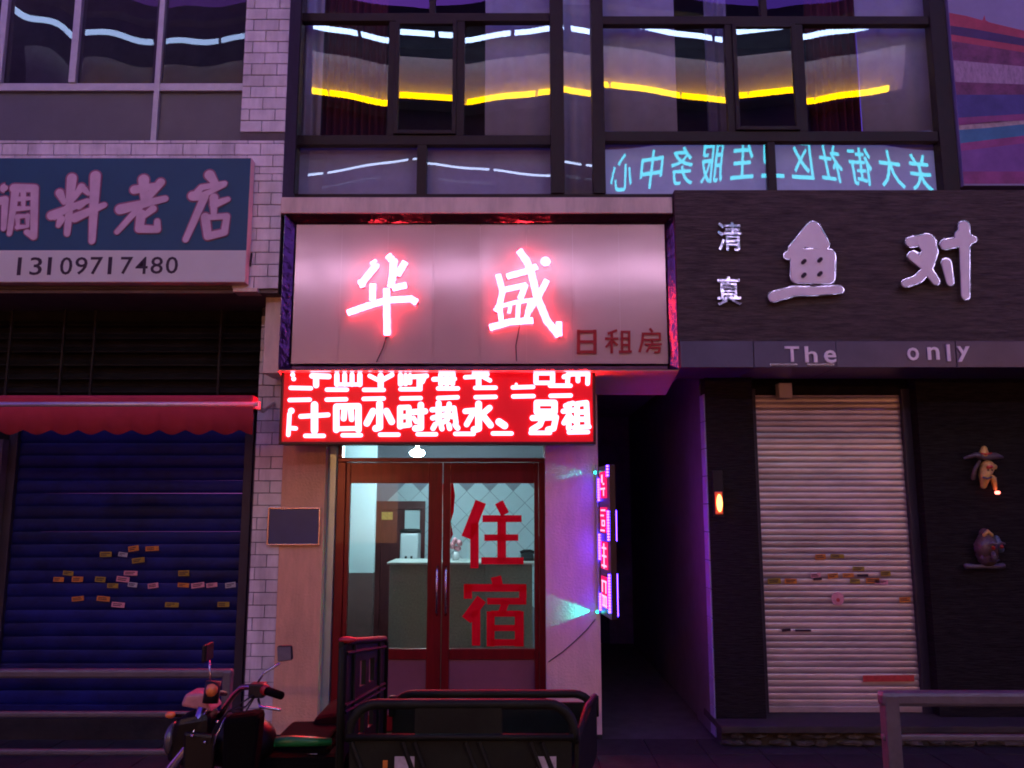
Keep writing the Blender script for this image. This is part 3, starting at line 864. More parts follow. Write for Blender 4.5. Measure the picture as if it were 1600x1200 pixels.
bars('window_post', [(UX(653), UX(668), zu0, z_mid0), (UX(605), UX(618), z_mid1, z_t0 + 0.02), (UX(711), UX(725), z_mid1, z_t0 + 0.02),
                     (UX(1196), UX(1208), zu0, z_mid0 + 0.03), (UX(1137), UX(1149), z_mid1 + 0.035, z_t0 - 0.01), (UX(1246), UX(1261), z_mid1 + 0.035, z_t0 - 0.01),
                     (UX(668), UX(678), z_t1, zu1), (UX(1196), UX(1206), z_t1 - 0.03, zu1)], YU + 0.004, YU + 0.066)
def sash(x0, x1, z0, z1):
    w = 0.035
    s = B('window_sash', 'brown_alu', ib, (x0, x0 + w, YU - 0.02, YU + 0.02, z0, z1), (x1 - w, x1, YU - 0.02, YU + 0.02, z0, z1),
          (x0 + w, x1 - w, YU - 0.019, YU + 0.02, z0, z0 + w), (x0 + w, x1 - w, YU - 0.019, YU + 0.02, z1 - w, z1), bevel=0.004)
    return x0 + w, x1 - w, z0 + w, z1 - w, s
s1_ = sash(UX(616), UX(713), z_mid1 + 0.004, z_t0 + 0.016)
s2_ = sash(UX(1148), UX(1248), z_mid1 + 0.039, z_t0 - 0.014)
PW = [  # px0, px1, z0, z1, twist, tilt
    (464, 605, z_mid1, z_t0 + 0.02, 0.016, -0.0010), (725, 860, z_mid1, z_t0 + 0.02, -0.012, 0.0),
    (464, 653, zu0, z_mid0, -0.016, -0.001), (668, 860, zu0, z_mid0, 0.010, 0.001),
    (881, 925, zu0, z_t1 + 0.1, 0.02, -0.004),
    (944, 1137, z_mid1 + 0.035, z_t0 - 0.01, 0.014, -0.003), (1261, 1462, z_mid1 + 0.035, z_t0 - 0.01, -0.014, -0.004),
    (944, 1196, zu0, z_mid0 + 0.03, -0.010, 0.0), (1208, 1462, zu0, z_mid0 + 0.03, 0.010, 0.0),
    (464, 668, z_t1, zu1, 0.01, 0.002), (678, 860, z_t1, zu1, -0.01, 0.001), (944, 1196, z_t1 - 0.03, zu1, 0.01, 0.0), (1206, 1462, z_t1 - 0.03, zu1, -0.01, 0.0),
]
for a, b, c, d_, tw, ti in PW:
    grid_pane(UX(a), UX(b), c, d_, YU + 0.04, tw, 0.0, 0.0, 'pane', 'glass_up', ib, tilt=ti, ripple=0.0006)
for (a, b, c, d_, s), tw, ti in ((s1_, 0.006, 0.001), (s2_, -0.010, -0.002)):
    grid_pane(a, b, c, d_, YU, tw, 0.0, 0.0, 'pane', 'glass_up', s, tilt=ti, n=10)
YC = YU + 0.16
cz = (12, 216)
curtain(463, 504, -60, 218, YC, 'curtain', 'narrow grey curtain at the left edge of the left upstairs window', 2)
curtain(506, 604, -60, 218, YC + 0.05, 'curtain_red', 'dark red curtain in the left upstairs window', 9, 0.03)
curtain(758, 864, -60, 218, YC, 'curtain', 'grey curtain at the right side of the left upstairs window', 3, 0.008)
curtain(878, 928, -60, 306, YC, 'curtain', 'grey curtain behind the tall narrow middle window pane', 2, 0.008)
curtain(942, 1056, -60, 214, YC, 'curtain', 'broad grey curtain at the left side of the right upstairs window', 3, 0.008)
curtain(1103, 1138, -60, 214, YC + 0.04, 'curtain_blue', 'narrow blue-grey curtain left of the dark open sash', 2)
curtain(1262, 1340, -60, 214, YC + 0.05, 'curtain_red', 'dark red curtain right of the dark open sash', 7, 0.03)
curtain(1342, 1466, -60, 214, YC, 'curtain', 'broad grey curtain at the right end of the right upstairs window', 3, 0.008)
for a, b in ((463, 654), (667, 863), (942, 1198), (1206, 1466)):
    B('lower_blind', 'curtain', ib, (UX(a), UX(b), YC - 0.03, YC - 0.022, zu0 - 0.05, z_mid1 - 0.02))

# ---------------------------------------------------------------- inn sign
YF = 6.17
sn = thing('inn_sign', 'white inn signboard in mirror steel frame with glowing red characters', 'sign', (-0.4, YF, zz(578, YF)))
nx0, nx1 = xx(441, 460, YF), xx(1056, 460, YF)
nz0, nz1 = zz(578, YF), zz(336, YF)
px0, px1 = xx(459, 460, YF + 0.03), xx(1041, 460, YF + 0.03)
pz0, pz1 = zz(568, YF + 0.03), zz(351, YF + 0.03)
def slope_frame(name, o, i, yo, yi):    # frame side sloping from outer lip to panel
    mb = MB()
    mb.hexa([(o[0][0], yo, o[0][1]), (o[1][0], yo, o[1][1]), (o[1][0], YI - 0.002, o[1][1]), (o[0][0], YI - 0.002, o[0][1]),
             (i[0][0], yi, i[0][1]), (i[1][0], yi, i[1][1]), (i[1][0], YI - 0.003, i[1][1]), (i[0][0], YI - 0.003, i[0][1])])
    return mb.build(name, 'chrome', sn, bevel=0.004)
slope_frame('frame_side', [(nx0, nz1), (nx1, nz1)], [(px0, pz1), (px1, pz1)], YF - 0.03, YF + 0.05)
slope_frame('frame_side', [(nx1, nz0), (nx0, nz0)], [(px1, pz0), (px0, pz0)], YF - 0.03, YF + 0.05)
slope_frame('frame_side', [(nx0, nz0), (nx0, nz1)], [(px0, pz0), (px0, pz1)], YF - 0.03, YF + 0.05)
slope_frame('frame_side', [(nx1, nz1), (nx1, nz0)], [(px1, pz1), (px1, pz0)], YF - 0.03, YF + 0.05)
npan = 8
for k in range(npan):
    a = px0 + (px1 - px0) * k / npan; b = px0 + (px1 - px0) * (k + 1) / npan
    grid = MB(); n = 8
    tl_ = random.uniform(-0.006, 0.006); bw_ = random.uniform(-0.02, 0.03)
    for j in range(n + 1):
        for i in range(n + 1):
            x, z = a + 0.0012 + (b - a - 0.0024) * i / n, pz0 + (pz1 - pz0) * j / n
            u, v = i / n - 0.5, j / n - 0.5
            grid.v.append((x, YF + 0.03 + tl_ * v * 0.5 + bw_ * (v * v - 0.25) * 0.3 + 0.0012 * math.sin(math.pi * (i / n)) * -0.5, z))
    for j in range(n):
        for i in range(n):
            q = j * (n + 1) + i
            grid.f.append((q, q + 1, q + n + 2, q + n + 1))
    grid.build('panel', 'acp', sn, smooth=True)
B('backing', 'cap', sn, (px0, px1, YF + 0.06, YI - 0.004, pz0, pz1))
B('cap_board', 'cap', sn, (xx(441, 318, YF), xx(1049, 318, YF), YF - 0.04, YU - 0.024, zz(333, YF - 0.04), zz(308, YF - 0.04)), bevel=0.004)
zbk = nz0 - 0.125
ex0_, ex1_ = xx(442, 640, 6.25), xx(926, 640, 6.25)
for k_ in (ex0_ + 0.3, ex1_ - 0.3): B('bracket', 'led_case', sn, (k_, k_ + 0.04, YF + 0.11, YI - 0.003, nz0 - 0.16, nz0 - 0.14))
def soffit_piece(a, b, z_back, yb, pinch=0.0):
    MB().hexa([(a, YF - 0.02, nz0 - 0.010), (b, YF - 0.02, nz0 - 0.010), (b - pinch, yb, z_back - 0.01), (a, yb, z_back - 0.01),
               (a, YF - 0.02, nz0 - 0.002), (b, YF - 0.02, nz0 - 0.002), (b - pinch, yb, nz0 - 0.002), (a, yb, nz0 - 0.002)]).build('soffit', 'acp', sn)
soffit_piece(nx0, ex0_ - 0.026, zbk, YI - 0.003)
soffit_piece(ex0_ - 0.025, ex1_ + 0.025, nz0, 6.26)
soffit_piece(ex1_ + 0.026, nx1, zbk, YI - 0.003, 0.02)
sp_x0, sp_x1 = xx(413, 520, 6.3), xx(441, 520, 6.3)
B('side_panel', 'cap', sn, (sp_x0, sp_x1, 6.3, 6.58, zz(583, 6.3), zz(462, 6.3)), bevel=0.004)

def led_dots(lines, o, k, Y, parent, name):
    mb = MB()
    def cap(X, Z, r):
        n = len(mb.v); S = 6
        mb.v.append((X, Y - 0.011, Z))
        for q in range(S):
            a = 2 * math.pi * q / S
            mb.v.append((X + r * .7 * math.cos(a), Y - 0.008, Z + r * .7 * math.sin(a)))
        for q in range(S):
            a = 2 * math.pi * q / S
            mb.v.append((X + r * math.cos(a), Y, Z + r * math.sin(a)))
        for q in range(S):
            w = (q + 1) % S
            mb.f += [(n, n + 1 + q, n + 1 + w), (n + 1 + q, n + 1 + S + q, n + 1 + S + w, n + 1 + w)]
    for pts, r in lines:
        P = [Vector((xx(o[0] + u / k, o[1] + v / k, Y), zz(o[1] + v / k, Y))) for u, v in pts]
        rr = r / k / FPX * Y * 1.03
        if len(P) == 1:
            for q in range(7):
                a = q * 0.9
                cap(P[0].x + rr * .45 * math.cos(a), P[0].y + rr * .45 * math.sin(a), rr * .6)
            cap(P[0].x, P[0].y, rr * .7)
            continue
        for i in range(len(P) - 1):
            dv = P[i + 1] - P[i]; L_ = dv.length; nn = max(1, int(L_ / (rr * 0.72)))
            nv = Vector((-dv.y, dv.x)).normalized()
            for q in range(nn + 1):
                c = P[i] + dv * q / nn
                for s in (-1, 1):
                    cc = c + nv * s * rr * 0.48
                    cap(cc.x, cc.y, rr * random.uniform(0.50, 0.60))
                cap(c.x, c.y, rr * 0.6)
    return mb.build(name, 'led_letter', parent)
hua = [([(400,222),(428,270),(255,478)],44),([(250,440),(272,500)],36),([(395,490),(390,655)],40),([(580,152),(640,215),(628,380),(605,500)],46),
       ([(768,232),(690,360)],44),([(772,495),(640,525)],42),([(112,812),(330,735),(560,668),(840,652),(895,685)],42),([(555,545),(560,1060)],43)]
sheng = [([(465,98),(540,200),(600,330),(660,600),(780,900),(915,1070)],44),([(925,935),(930,1070)],36),([(330,388),(540,330),(655,277)],40),
         ([(215,378),(265,560),(230,720),(192,785)],36),([(290,545),(530,492),(475,640)],36),([(768,215)],58),([(778,442),(690,610),(565,800)],37),
         ([(232,755),(250,900)],32),([(230,742),(420,692),(640,662)],26),([(355,730),(340,812)],20),([(452,705),(440,880)],27),([(588,695),(545,880)],32),([(130,985),(350,922),(605,906)],42)]
YL = YF - 0.002
for q_, o_ in ((hua, (530, 380)), (sheng, (750, 380))): strokes(q_, YL + 0.004, 'led_case', sn, o_, 7.5, 0.02, 'character_tray', grow=-0.006)
led_dots(hua, (530, 380), 7.5, YL, sn, 'glowing_character')
led_dots(sheng, (750, 380), 7.5, YL, sn, 'glowing_character')
ri = [((1186, 553), (1186, 642), 12), ((1246, 553), (1246, 642), 12), ((1186, 560), (1246, 560), 11), ((1186, 597), (1246, 597), 10), ((1186, 635), (1246, 635), 11)]
zu = [((1328, 555), (1293, 568), 9), ((1283, 586), (1332, 586), 9), ((1308, 562), (1308, 640), 10), ((1306, 594), (1286, 618), 8), ((1311, 594), (1330, 610), 8), ((1346, 557), (1346, 634), 9), ((1372, 557), (1372, 634), 9),
      ((1346, 561), (1372, 561), 8), ((1346, 585), (1372, 585), 8), ((1346, 609), (1372, 609), 8), ((1334, 634), (1382, 634), 9)]
fang = [((1448, 548), (1458, 562), 9), ((1418, 568), (1488, 568), 9), ((1420, 590), (1488, 590), 8), ((1423, 568), (1420, 602), 9), ((1420, 600), (1410, 636), 9), ((1485, 566), (1485, 592), 8), ((1455, 592), (1458, 604), 8),
        ((1430, 607), (1492, 607), 8), ((1452, 607), (1436, 636), 8), ((1450, 620), (1488, 620), 7), ((1485, 620), (1480, 638), 8), ((1480, 636), (1464, 636), 7)]
for q_ in (ri, zu, fang): bars_glyph(q_, YF + 0.016, 'print_red', sn, (400, 280), 2.353)
for pts in (((604, 525), (598, 545), (588, 566)), ((812, 508), (806, 540), (807, 564))):
    MB().tube([(xx(a, b, YL), YL, zz(b, YL)) for a, b in pts], 0.004, 6).build('wire', 'cable', sn)

# ---------------------------------------------------------------- scrolling LED display
YE = 6.25
ed = thing('led_display', 'red scrolling LED display with two rows of white-hot characters', 'display', (-0.5, YE, zz(690, YE)))
ex0, ex1, ez0, ez1 = xx(442, 640, YE), xx(926, 640, YE), zz(690, YE), zz(582, YE)
B('case', 'led_case', ed, (ex0 - 0.02, ex1 + 0.02, YE + 0.012, YE + 0.16, ez0 - 0.02, ez1 - 0.004), bevel=0.004)
B('case_rim', 'led_case', ed, (ex0 - 0.022, ex1 + 0.022, YE - 0.004, YE + 0.011, ez0 - 0.022, ez0 - 0.001), (ex0 - 0.022, ex0 - 0.001, YE - 0.004, YE + 0.011, ez0, ez1), (ex1 + 0.001, ex1 + 0.022, YE - 0.004, YE + 0.011, ez0, ez1), bevel=0.003)
B('led_face', 'led_face', ed, (ex0, ex1, YE, YE + 0.011, ez0, ez1 - 0.001))
O_, K_ = (440, 570), 3.2
chars = [
 [([(55,50)],11),([(60,70)],11)], [([(152,55),(235,58)],13),([(172,60),(172,102)],14)],
 [([(276,50),(276,98)],12),([(315,50),(315,98)],11),([(352,50),(352,98)],11),([(391,50),(391,98)],12),([(276,98),(391,98)],9)],
 [([(440,55),(480,75)],10),([(552,50),(505,75)],11),([(495,55),(495,108)],14)],
 [([(594,52),(594,96)],12),([(620,52),(620,96)],10),([(642,52),(642,90)],10),([(594,94),(642,88)],9),([(650,60),(725,55)],11),([(690,60),(690,110)],14),([(715,60),(705,85)],10)],
 [([(760,72),(865,70)],11),([(795,48),(795,98)],11),([(858,48),(855,95)],11),([(795,46),(860,46)],9),([(826,50),(826,100)],10),([(800,92),(850,90)],9)],
 [([(918,62),(1000,58)],10),([(962,47),(1028,48)],11),([(985,50),(985,100)],13),([(1012,62),(1042,78)],10)],
 [([(1173,97)],7)], [([(1272,46),(1272,88)],12),([(1355,42),(1355,88)],12),([(1272,90),(1355,90)],10),([(1278,43),(1350,43)],9)],
 [([(1412,60),(1440,50)],11),([(1432,50),(1430,88)],11),([(1440,45),(1530,44)],12),([(1482,50),(1482,80)],11),([(1532,44),(1530,93)],11)],
 [([(48,230)],15),([(39,245),(33,350)],10),([(42,316),(70,318)],10)], [([(95,258),(232,250)],11),([(164,200),(164,328)],17)],
 [([(273,210),(273,325)],15),([(384,210),(384,325)],15),([(273,208),(384,206)],14),([(278,320),(380,318)],11),([(315,215),(310,268)],14),([(345,215),(350,272)],13)],
 [([(490,194),(490,312),(470,318)],16),([(457,232),(426,292)],16),([(524,232),(550,284)],16)],
 [([(592,215),(592,308)],14),([(636,215),(636,300)],13),([(592,214),(636,212)],12),([(592,260),(636,258)],12),([(592,306),(640,300)],12),([(655,236),(718,232)],14),([(696,200),(696,315),(668,318)],15),([(660,265),(672,285)],10)],
 [([(752,225),(822,220)],12),([(785,192),(785,285)],14),([(755,266),(818,250)],12),([(822,222),(862,216),(872,290)],12),([(838,196),(828,275),(800,290)],12),([(830,240),(852,260)],11),([(757,318),(768,298)],12),([(797,300),(802,320)],12),([(836,300),(840,318)],12),([(868,300),(880,316)],13)],
 [([(985,195),(985,318),(962,324)],16),([(918,232),(965,228),(925,298)],13),([(1040,215),(1005,245)],14),([(1000,245),(1045,302)],15)],
 [([(1087,285),(1115,304)],17)],
 [([(1276,190),(1365,190),(1365,235),(1276,235),(1276,190)],15),([(1255,266),(1372,262),(1360,318),(1332,324)],14),([(1315,240),(1292,300),(1252,324)],14)],
 [([(1420,205),(1456,192)],12),([(1408,232),(1460,226)],12),([(1436,198),(1436,318)],13),([(1436,250),(1412,290)],12),([(1442,256),(1462,280)],12),([(1477,196),(1477,308)],13),([(1477,196),(1524,190),(1530,308)],13),([(1480,236),(1525,236)],12),([(1480,272),(1525,272)],12),([(1462,314),(1538,310)],11)],
]
for c_ in chars:
    strokes(c_, YE - 0.007, 'led_hot', ed, O_, K_, 0.006, 'lit_character')
dashes = [((45,115),(146,117)),((226,124),(326,124)),((412,125),(510,125)),((594,122),(694,122)),((782,118),(882,118)),((968,115),(1070,114)),((1156,113),(1258,110)),((1342,104),(1445,104))]
dashes += [((40,176),(140,174)),((225,174),(322,172)),((410,170),(510,168)),((598,168),(695,166)),((782,166),(880,162)),((970,162),(1070,160)),((1158,158),(1260,156)),((1345,155),(1446,153))]
dashes += [((118,355),(210,355)),((305,352),(396,352)),((492,349),(584,349)),((680,347),(772,347)),((868,345),(960,345)),((1056,343),(1150,343)),((1245,340),(1342,340)),((1436,338),(1532,336))]
for a, b in dashes:
    strokes([([a, b], 10)], YE - 0.007, 'led_hot', ed, O_, K_, 0.006, 'lit_dash')

# ---------------------------------------------------------------- plaque beside the door
YQ = YI - 0.02
pq = thing('wall_plaque', 'blue rectangular plaque in a thin copper frame left of the door', 'plaque', (xx(458, 823, YQ), YQ, zz(852, YQ)))
q0, q1, q2, q3 = xx(418, 823, YQ), xx(500, 823, YQ), zz(852, YQ), zz(793, YQ)
B('face', 'plaque', pq, (q0 + 0.012, q1 - 0.012, YQ, YI - 0.002, q2 + 0.012, q3 - 0.012))
B('frame', 'copper', pq, (q0, q0 + 0.011, YQ - 0.008, YI - 0.003, q2, q3), (q1 - 0.011, q1, YQ - 0.008, YI - 0.003, q2, q3), (q0 + 0.011, q1 - 0.011, YQ - 0.007, YI - 0.003, q2, q2 + 0.011), (q0 + 0.011, q1 - 0.011, YQ - 0.007, YI - 0.003, q3 - 0.011, q3), bevel=0.003)

# ---------------------------------------------------------------- projecting LED sign at the corner
ps = thing('projecting_sign', 'narrow vertical LED sign with violet border projecting at the alley corner', 'sign', (ir, 6.55, zz(965, 6.5)))
A0 = Vector((ir - 0.012, 6.575)); A1 = Vector((xx(954, 850, 6.12), 6.12))
dv = (A1 - A0).normalized(); nv = Vector((dv.y, -dv.x))     # nv points towards -x, the seen face
if nv.x > 0: nv = -nv
PZ0, PZ1 = zz(963, 6.35), zz(728, 6.35)
Ls = (A1 - A0).length
def pbox(name, m, u0, u1, h0, h1, t0, t1, bevel=0):
    P = []
    for zq in (h0, h1):
        for u, t in ((u0, t0), (u1, t0), (u1, t1), (u0, t1)):
            v = A0 + dv * u + nv * t
            P.append((v.x, v.y, zq))
    return MB().hexa(P).build(name, m, ps, bevel=bevel)
pbox('case', 'box_dark', 0.0, Ls, PZ0, PZ1, -0.045, 0.0, 0.004)
pbox('wall_edge', 'box_pale', -0.012, 0.05, PZ0 - 0.004, PZ1 + 0.02, 0.001, 0.014, 0.003)
hh = PZ1 - PZ0
def dots_line(u, f0, f1, n, m='led_blue', name='led_row'):
    mb = MB()
    for k in range(n):
        zc_ = PZ1 - hh * (f0 + (f1 - f0) * (k + 0.5) / n)
        P = []
        for zq in (zc_ - 0.0065, zc_ + 0.0065):
            for uu, t in ((u - 0.014, 0.002), (u + 0.014, 0.002), (u + 0.010, 0.012), (u - 0.010, 0.012)):
                v = A0 + dv * uu + nv * t; P.append((v.x, v.y, zq))
        mb.hexa(P)
    return mb.build(name, m, ps)
dots_line(0.085, 0.08, 0.24, 9); dots_line(0.085, 0.46, 0.64, 10); dots_line(0.085, 0.86, 0.98, 7)
dots_line(Ls - 0.04, 0.0, 0.08, 4); dots_line(Ls - 0.04, 0.30, 0.50, 11); dots_line(Ls - 0.04, 0.71, 0.96, 14)
for f0_, f1_ in ((0.04, 0.22), (0.28, 0.45), (0.51, 0.69), (0.74, 0.94)):
    pbox('lit_panel', 'led_mag', 0.13, Ls - 0.09, PZ1 - hh * f1_, PZ1 - hh * f0_, 0.001, 0.006)
# the lit strokes are only readable as short bright dashes
for ua, ub, fa, fb in ((.55, .75, .118, .130), (.15, .85, .150, .162), (.35, .50, .060, .115), (.60, .68, .165, .205),
                       (.20, .85, .295, .306), (.15, .60, .330, .341), (.30, .75, .365, .375), (.30, .38, .365, .405), (.67, .75, .365, .405), (.30, .75, .397, .407), (.10, .70, .430, .441),
                       (.25, .90, .545, .557), (.25, .90, .598, .610), (.20, .90, .662, .674), (.50, .60, .520, .685),
                       (.15, .85, .765, .776), (.20, .28, .776, .845), (.72, .80, .776, .845), (.15, .85, .862, .872), (.28, .36, .872, .930), (.52, .60, .872, .930), (.76, .84, .872, .930), (.20, .88, .925, .935)):
    u0_, u1_ = 0.13 + (Ls - 0.22) * ua, 0.13 + (Ls - 0.22) * ub
    pbox('lit_stroke', 'led_pale', u0_, u1_, PZ1 - hh * fb, PZ1 - hh * fa, 0.0075, 0.011)
# the same lamps on the alley side of the box
def back_row(u, f0, f1, m, w=0.02):
    pbox('alley_side_row', m, u - w, u + w, PZ1 - hh * f1, PZ1 - hh * f0, -0.056, -0.046)
for f0_, f1_ in ((0.0, 0.24), (0.3, 0.5), (0.46, 0.64), (0.71, 0.98)): back_row(0.06 if f0_ in (0.0, 0.46) else Ls - 0.05, f0_, f1_, 'led_blue')
for f0_, f1_ in ((0.04, 0.22), (0.28, 0.45), (0.51, 0.69), (0.74, 0.94)): back_row(Ls / 2, f0_, f1_, 'led_mag_back', 0.11)
for zq, en, ang in ((zz(738, 6.5), 2.2, 30), (zz(957, 6.5), 6.0, 46)):
    p = A0 + dv * 0.035 + nv * 0.02
    MB().ball((p.x, p.y, zq), 0.012, 8, 6).build('cyan_led', 'led_cyan', ps)
    sp = bpy.data.lights.new('cyan_spot', 'SPOT'); sp.energy = en; sp.color = (0.0, 1.0, 0.66); sp.spot_size = R(ang); sp.spot_blend = 0.35; sp.shadow_soft_size = 0.006
    so = bpy.data.objects.new('cyan_spot', sp); COL.objects.link(so); so.location = (p.x - 0.03, 6.585, zq)
    tgt = Vector((-1.0, 0.01, 0.0))
    so.rotation_euler = tgt.to_track_quat('-Z', 'Y').to_euler()
    attach(so, ps)
cb = MB().tube([(xx(a, b, YI - 0.008), YI - 0.008, zz(b, YI - 0.008)) for a, b in ((930, 968), (916, 985), (898, 1002), (880, 1018), (857, 1034))], 0.0035, 6).build('power_cable', 'cable', None, smooth=True)
tag(cb, 'thin black cable slanting down the stucco from the vertical sign', 'cable')

# ================================================================== right building: restaurant
YR = 6.08
rb = thing('restaurant_building', 'restaurant front clad in dark stacked slate beside the alley', 'building', (2.6, YI, 0))
ra0 = xx(1110, 850, 6.55)
rs0, rs1 = xx(1187, 870, 6.75), xx(1424, 870, 6.75)
rz0 = zz(1113, 6.75)
B('slate_pier', 'slate', rb, (ra0, rs0 - 0.062, 6.55, 7.2, rz0 + 0.001, 3.2))
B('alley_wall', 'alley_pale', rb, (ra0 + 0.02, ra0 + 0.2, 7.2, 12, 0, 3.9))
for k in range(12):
    B('blue_lit_strip', 'blue_lit_strip', rb, (ra0 - 0.012, ra0 - 0.001, 6.56, 6.70, 0.02 + k * 0.22, 0.02 + k * 0.22 + 0.214), bevel=0.002)  # strip tinted blue where the projecting sign's light falls
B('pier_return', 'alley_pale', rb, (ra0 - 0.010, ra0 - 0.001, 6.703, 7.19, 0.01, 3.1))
B('slate_wall', 'slate', rb, (rs1 + 0.062, 6.5, 6.6, 7.2, rz0 + 0.001, 3.2))
B('lintel', 'render_dark', rb, (rs0 - 0.062, rs1 + 0.062, 6.74, 7.2, zz(618, 6.75), 3.2))
B('upper_wall', 'render_dark', rb, (xx(1056, 300, 6.62), 6.5, 6.62, 7.2, 3.2, 4.15), (UX(1492), 6.5, 6.62, 7.2, 4.15, 6.9))
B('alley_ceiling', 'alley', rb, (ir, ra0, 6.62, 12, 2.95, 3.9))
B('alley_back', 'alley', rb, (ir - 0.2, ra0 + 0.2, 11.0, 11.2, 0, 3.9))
gate = thing('alley_door', 'dark metal door at the dim end of the alley', 'gate', (1.3, 10.9, 0))
B('leaf', 'rail_dark', gate, (ir + 0.05, ra0 - 0.3, 10.9, 10.95, 0.02, 2.2), bevel=0.01)
B('post', 'alley_pale', gate, (xx(1042, 850, 10.8) - 0.03, xx(1042, 850, 10.8) + 0.02, 10.8, 10.9, 0.0, 2.4), bevel=0.01)
# plinth of rubble stones with ledge
B('ledge', 'ledge', rb, (ra0 - 0.02, 6.5, 6.33, 6.9, rz0 - 0.05, rz0), bevel=0.008)
plb = B('plinth', 'ledge', rb, (ra0, 6.5, 6.42, 6.9, -0.01, rz0 - 0.051))
x = ra0
while x < 4.6:
    z = 0.0
    for row in range(2):
        w = random.uniform(0.1, 0.22); h = (rz0 - 0.055) / 2
        c = (x + w / 2 + (0.06 if row else 0), 6.41, z + h / 2)
        mb = MB(); mb.ball(c, (w / 2, 0.05, h / 2), 8, 5)
        for k in range(len(mb.v)):
            v = mb.v[k]; mb.v[k] = (v[0] + random.uniform(-.012, .012), v[1] + random.uniform(-.01, .01), v[2] + random.uniform(-.006, .006))
        mb.build('stone', 'rubble', rb)
        z += h
    x += 0.17
sh2 = shutter('pale galvanised roller shutter with stickers beside the slate wall', rs0, rs1, rz0 + 0.004, zz(618, 6.75), 6.75, 0.049, 'shutter_zinc', 'rail_dark', 0.0035, dent=0.035)
s2 = {'st_orange': [(540,1033),(605,1132),(685,1130),(385,1160),(812,1157),(980,1257)], 'st_olive': [(628,1030),(738,1095),(300,1160),(720,1160),(880,1120)],
      'st_pink': [(515,1130),(857,1165)], 'ink': [(760,1130),(525,1148),(362,1415)]}
for m_, L_ in s2.items():
    for u, v in L_:
        sticker(sh2, 1120 + u / 3.333, 560 + v / 3.333, 18 if m_ != 'ink' else 15, 7.5 if m_ != 'ink' else 4, 6.75 - 0.02, m_, random.uniform(-0.06, 0.1))
sticker(sh2, 1120 + 450 / 3.333, 560 + 1417 / 3.333, 26, 3.5, 6.73, 'ink')
sticker(sh2, 1120 + 895 / 3.333, 880 + 600 / 3.333, 80, 9, 6.729, 'st_red', 0.01)
sticker(sh2, 1120 + 630 / 3.333, 880 + 185 / 3.333, 10, 10, 6.729, 'st_pink', r=10)
sticker(sh2, 1120 + 632 / 3.333, 880 + 192 / 3.333, 5, 5, 6.7275, 'st_red', r=3)
bx = thing('wall_box', 'small pale junction box above the galvanised shutter', 'junction box', (xx(1227, 607, 6.65), 6.65, zz(620, 6.65)))
b0, b1 = xx(1217, 607, 6.65), xx(1238, 607, 6.65)
B('body', 'box_pale', bx, (b0, b1, 6.65, 6.74, zz(622, 6.65), zz(598, 6.65)), bevel=0.006)
MB().tube([(b0 + 0.05, 6.69, zz(598, 6.65)), (b0 + 0.05, 6.69, zz(580, 6.65))], 0.008, 6).build('conduit', 'cable', bx)

# fascia sign of the restaurant
fs_ = thing('restaurant_sign', 'dark slate fascia with raised pale characters over a grey band', 'sign', (2.6, YR, zz(576, YR)))
rx0 = xx(1058, 430, YR)
fz0, fzb, fz1 = zz(575, YR), zz(534, YR), zz(297, YR)
B('slate_face', 'slate_brown', fs_, (rx0, 6.4, YR, 6.61, fzb, fz1))
xb = rx0
for k, w in enumerate((0.55, 0.62, 0.9, 0.9, 0.9, 0.9)):
    B('band_panel', 'band', fs_, (xb + 0.002, xb + w - 0.002, YR - 0.03 - 0.002 * (k % 2), 6.6, fz0, fzb - 0.001), bevel=0.003)
    xb += w
O2, K2 = (1000, 280), 2.6667
yu = [([(722,205),(640,292)],26),([(722,208),(766,270)],28),([(616,318),(688,268)],14),([(700,250),(752,268)],30)]
yu_body = [([(652,318),(785,318),(785,408),(652,408),(652,318)],27),([(680,340),(755,340)],24),([(680,365),(755,365)],24),([(680,388),(755,388)],24)]
yu_base = [([(558,490),(640,466),(720,466),(832,460)],19)]
dui = [([(1128,262),(1200,248),(1222,300),(1200,370),(1160,415),(1106,435)],19),([(1138,320),(1190,365),(1232,425)],19),([(1195,265),(1205,300)],34),([(1200,320),(1200,345)],28),
       ([(1272,272),(1385,250)],19),([(1350,196),(1352,300),(1356,485)],20),([(1345,240),(1355,262)],30),([(1276,350),(1292,430)],17)]
def raised(lines, name='raised_character'):
    e = strokes(lines, YR - 0.05, 'chrome_letter', fs_, O2, K2, 0.05, name, grow=0.006, taper=0.3)
    strokes(lines, YR - 0.058, 'letter_face', e, O2, K2, 0.004, 'character_face', grow=-0.002, taper=0.3)
    return e
raised(yu); eb = raised(yu_body); raised(yu_base); raised(dui)
for u, v in ((683, 343), (750, 336), (683, 400), (750, 394)):
    strokes([([(u - 4, v + 4), (u + 4, v - 4)], 8)], YR - 0.068, 'ink', eb, O2, K2, 0.003, 'eye_slot')
glyph('清', 1121, 347, 1159, 392, YR - 0.03, 'chrome_letter', fs_, 0.04, bold=0.012, name='small_character')
glyph('真', 1120, 432, 1158, 477, YR - 0.03, 'chrome_letter', fs_, 0.04, bold=0.012, name='small_character')
for c_, a, b, t, u in (('T', 1227, 1249, 541, 565), ('h', 1258, 1277, 541, 566), ('e', 1288, 1307, 547, 567), ('o', 1418, 1436, 543, 563), ('n', 1450, 1468, 542, 562), ('l', 1480, 1485, 538, 564), ('y', 1496, 1516, 541, 565)):
    glyph(c_, a, t, b, u, YR - 0.044, 'letter_face', fs_, 0.012, bold=0.012, name='latin_letter')
for a, b in ((1200, 1243), (1258, 1300)):
    B('steel_strip', 'steel', fs_, (xx(a, 570, YR), xx(b, 570, YR), YR - 0.042, YR - 0.036, zz(571, YR - .04), zz(568, YR - .04)))

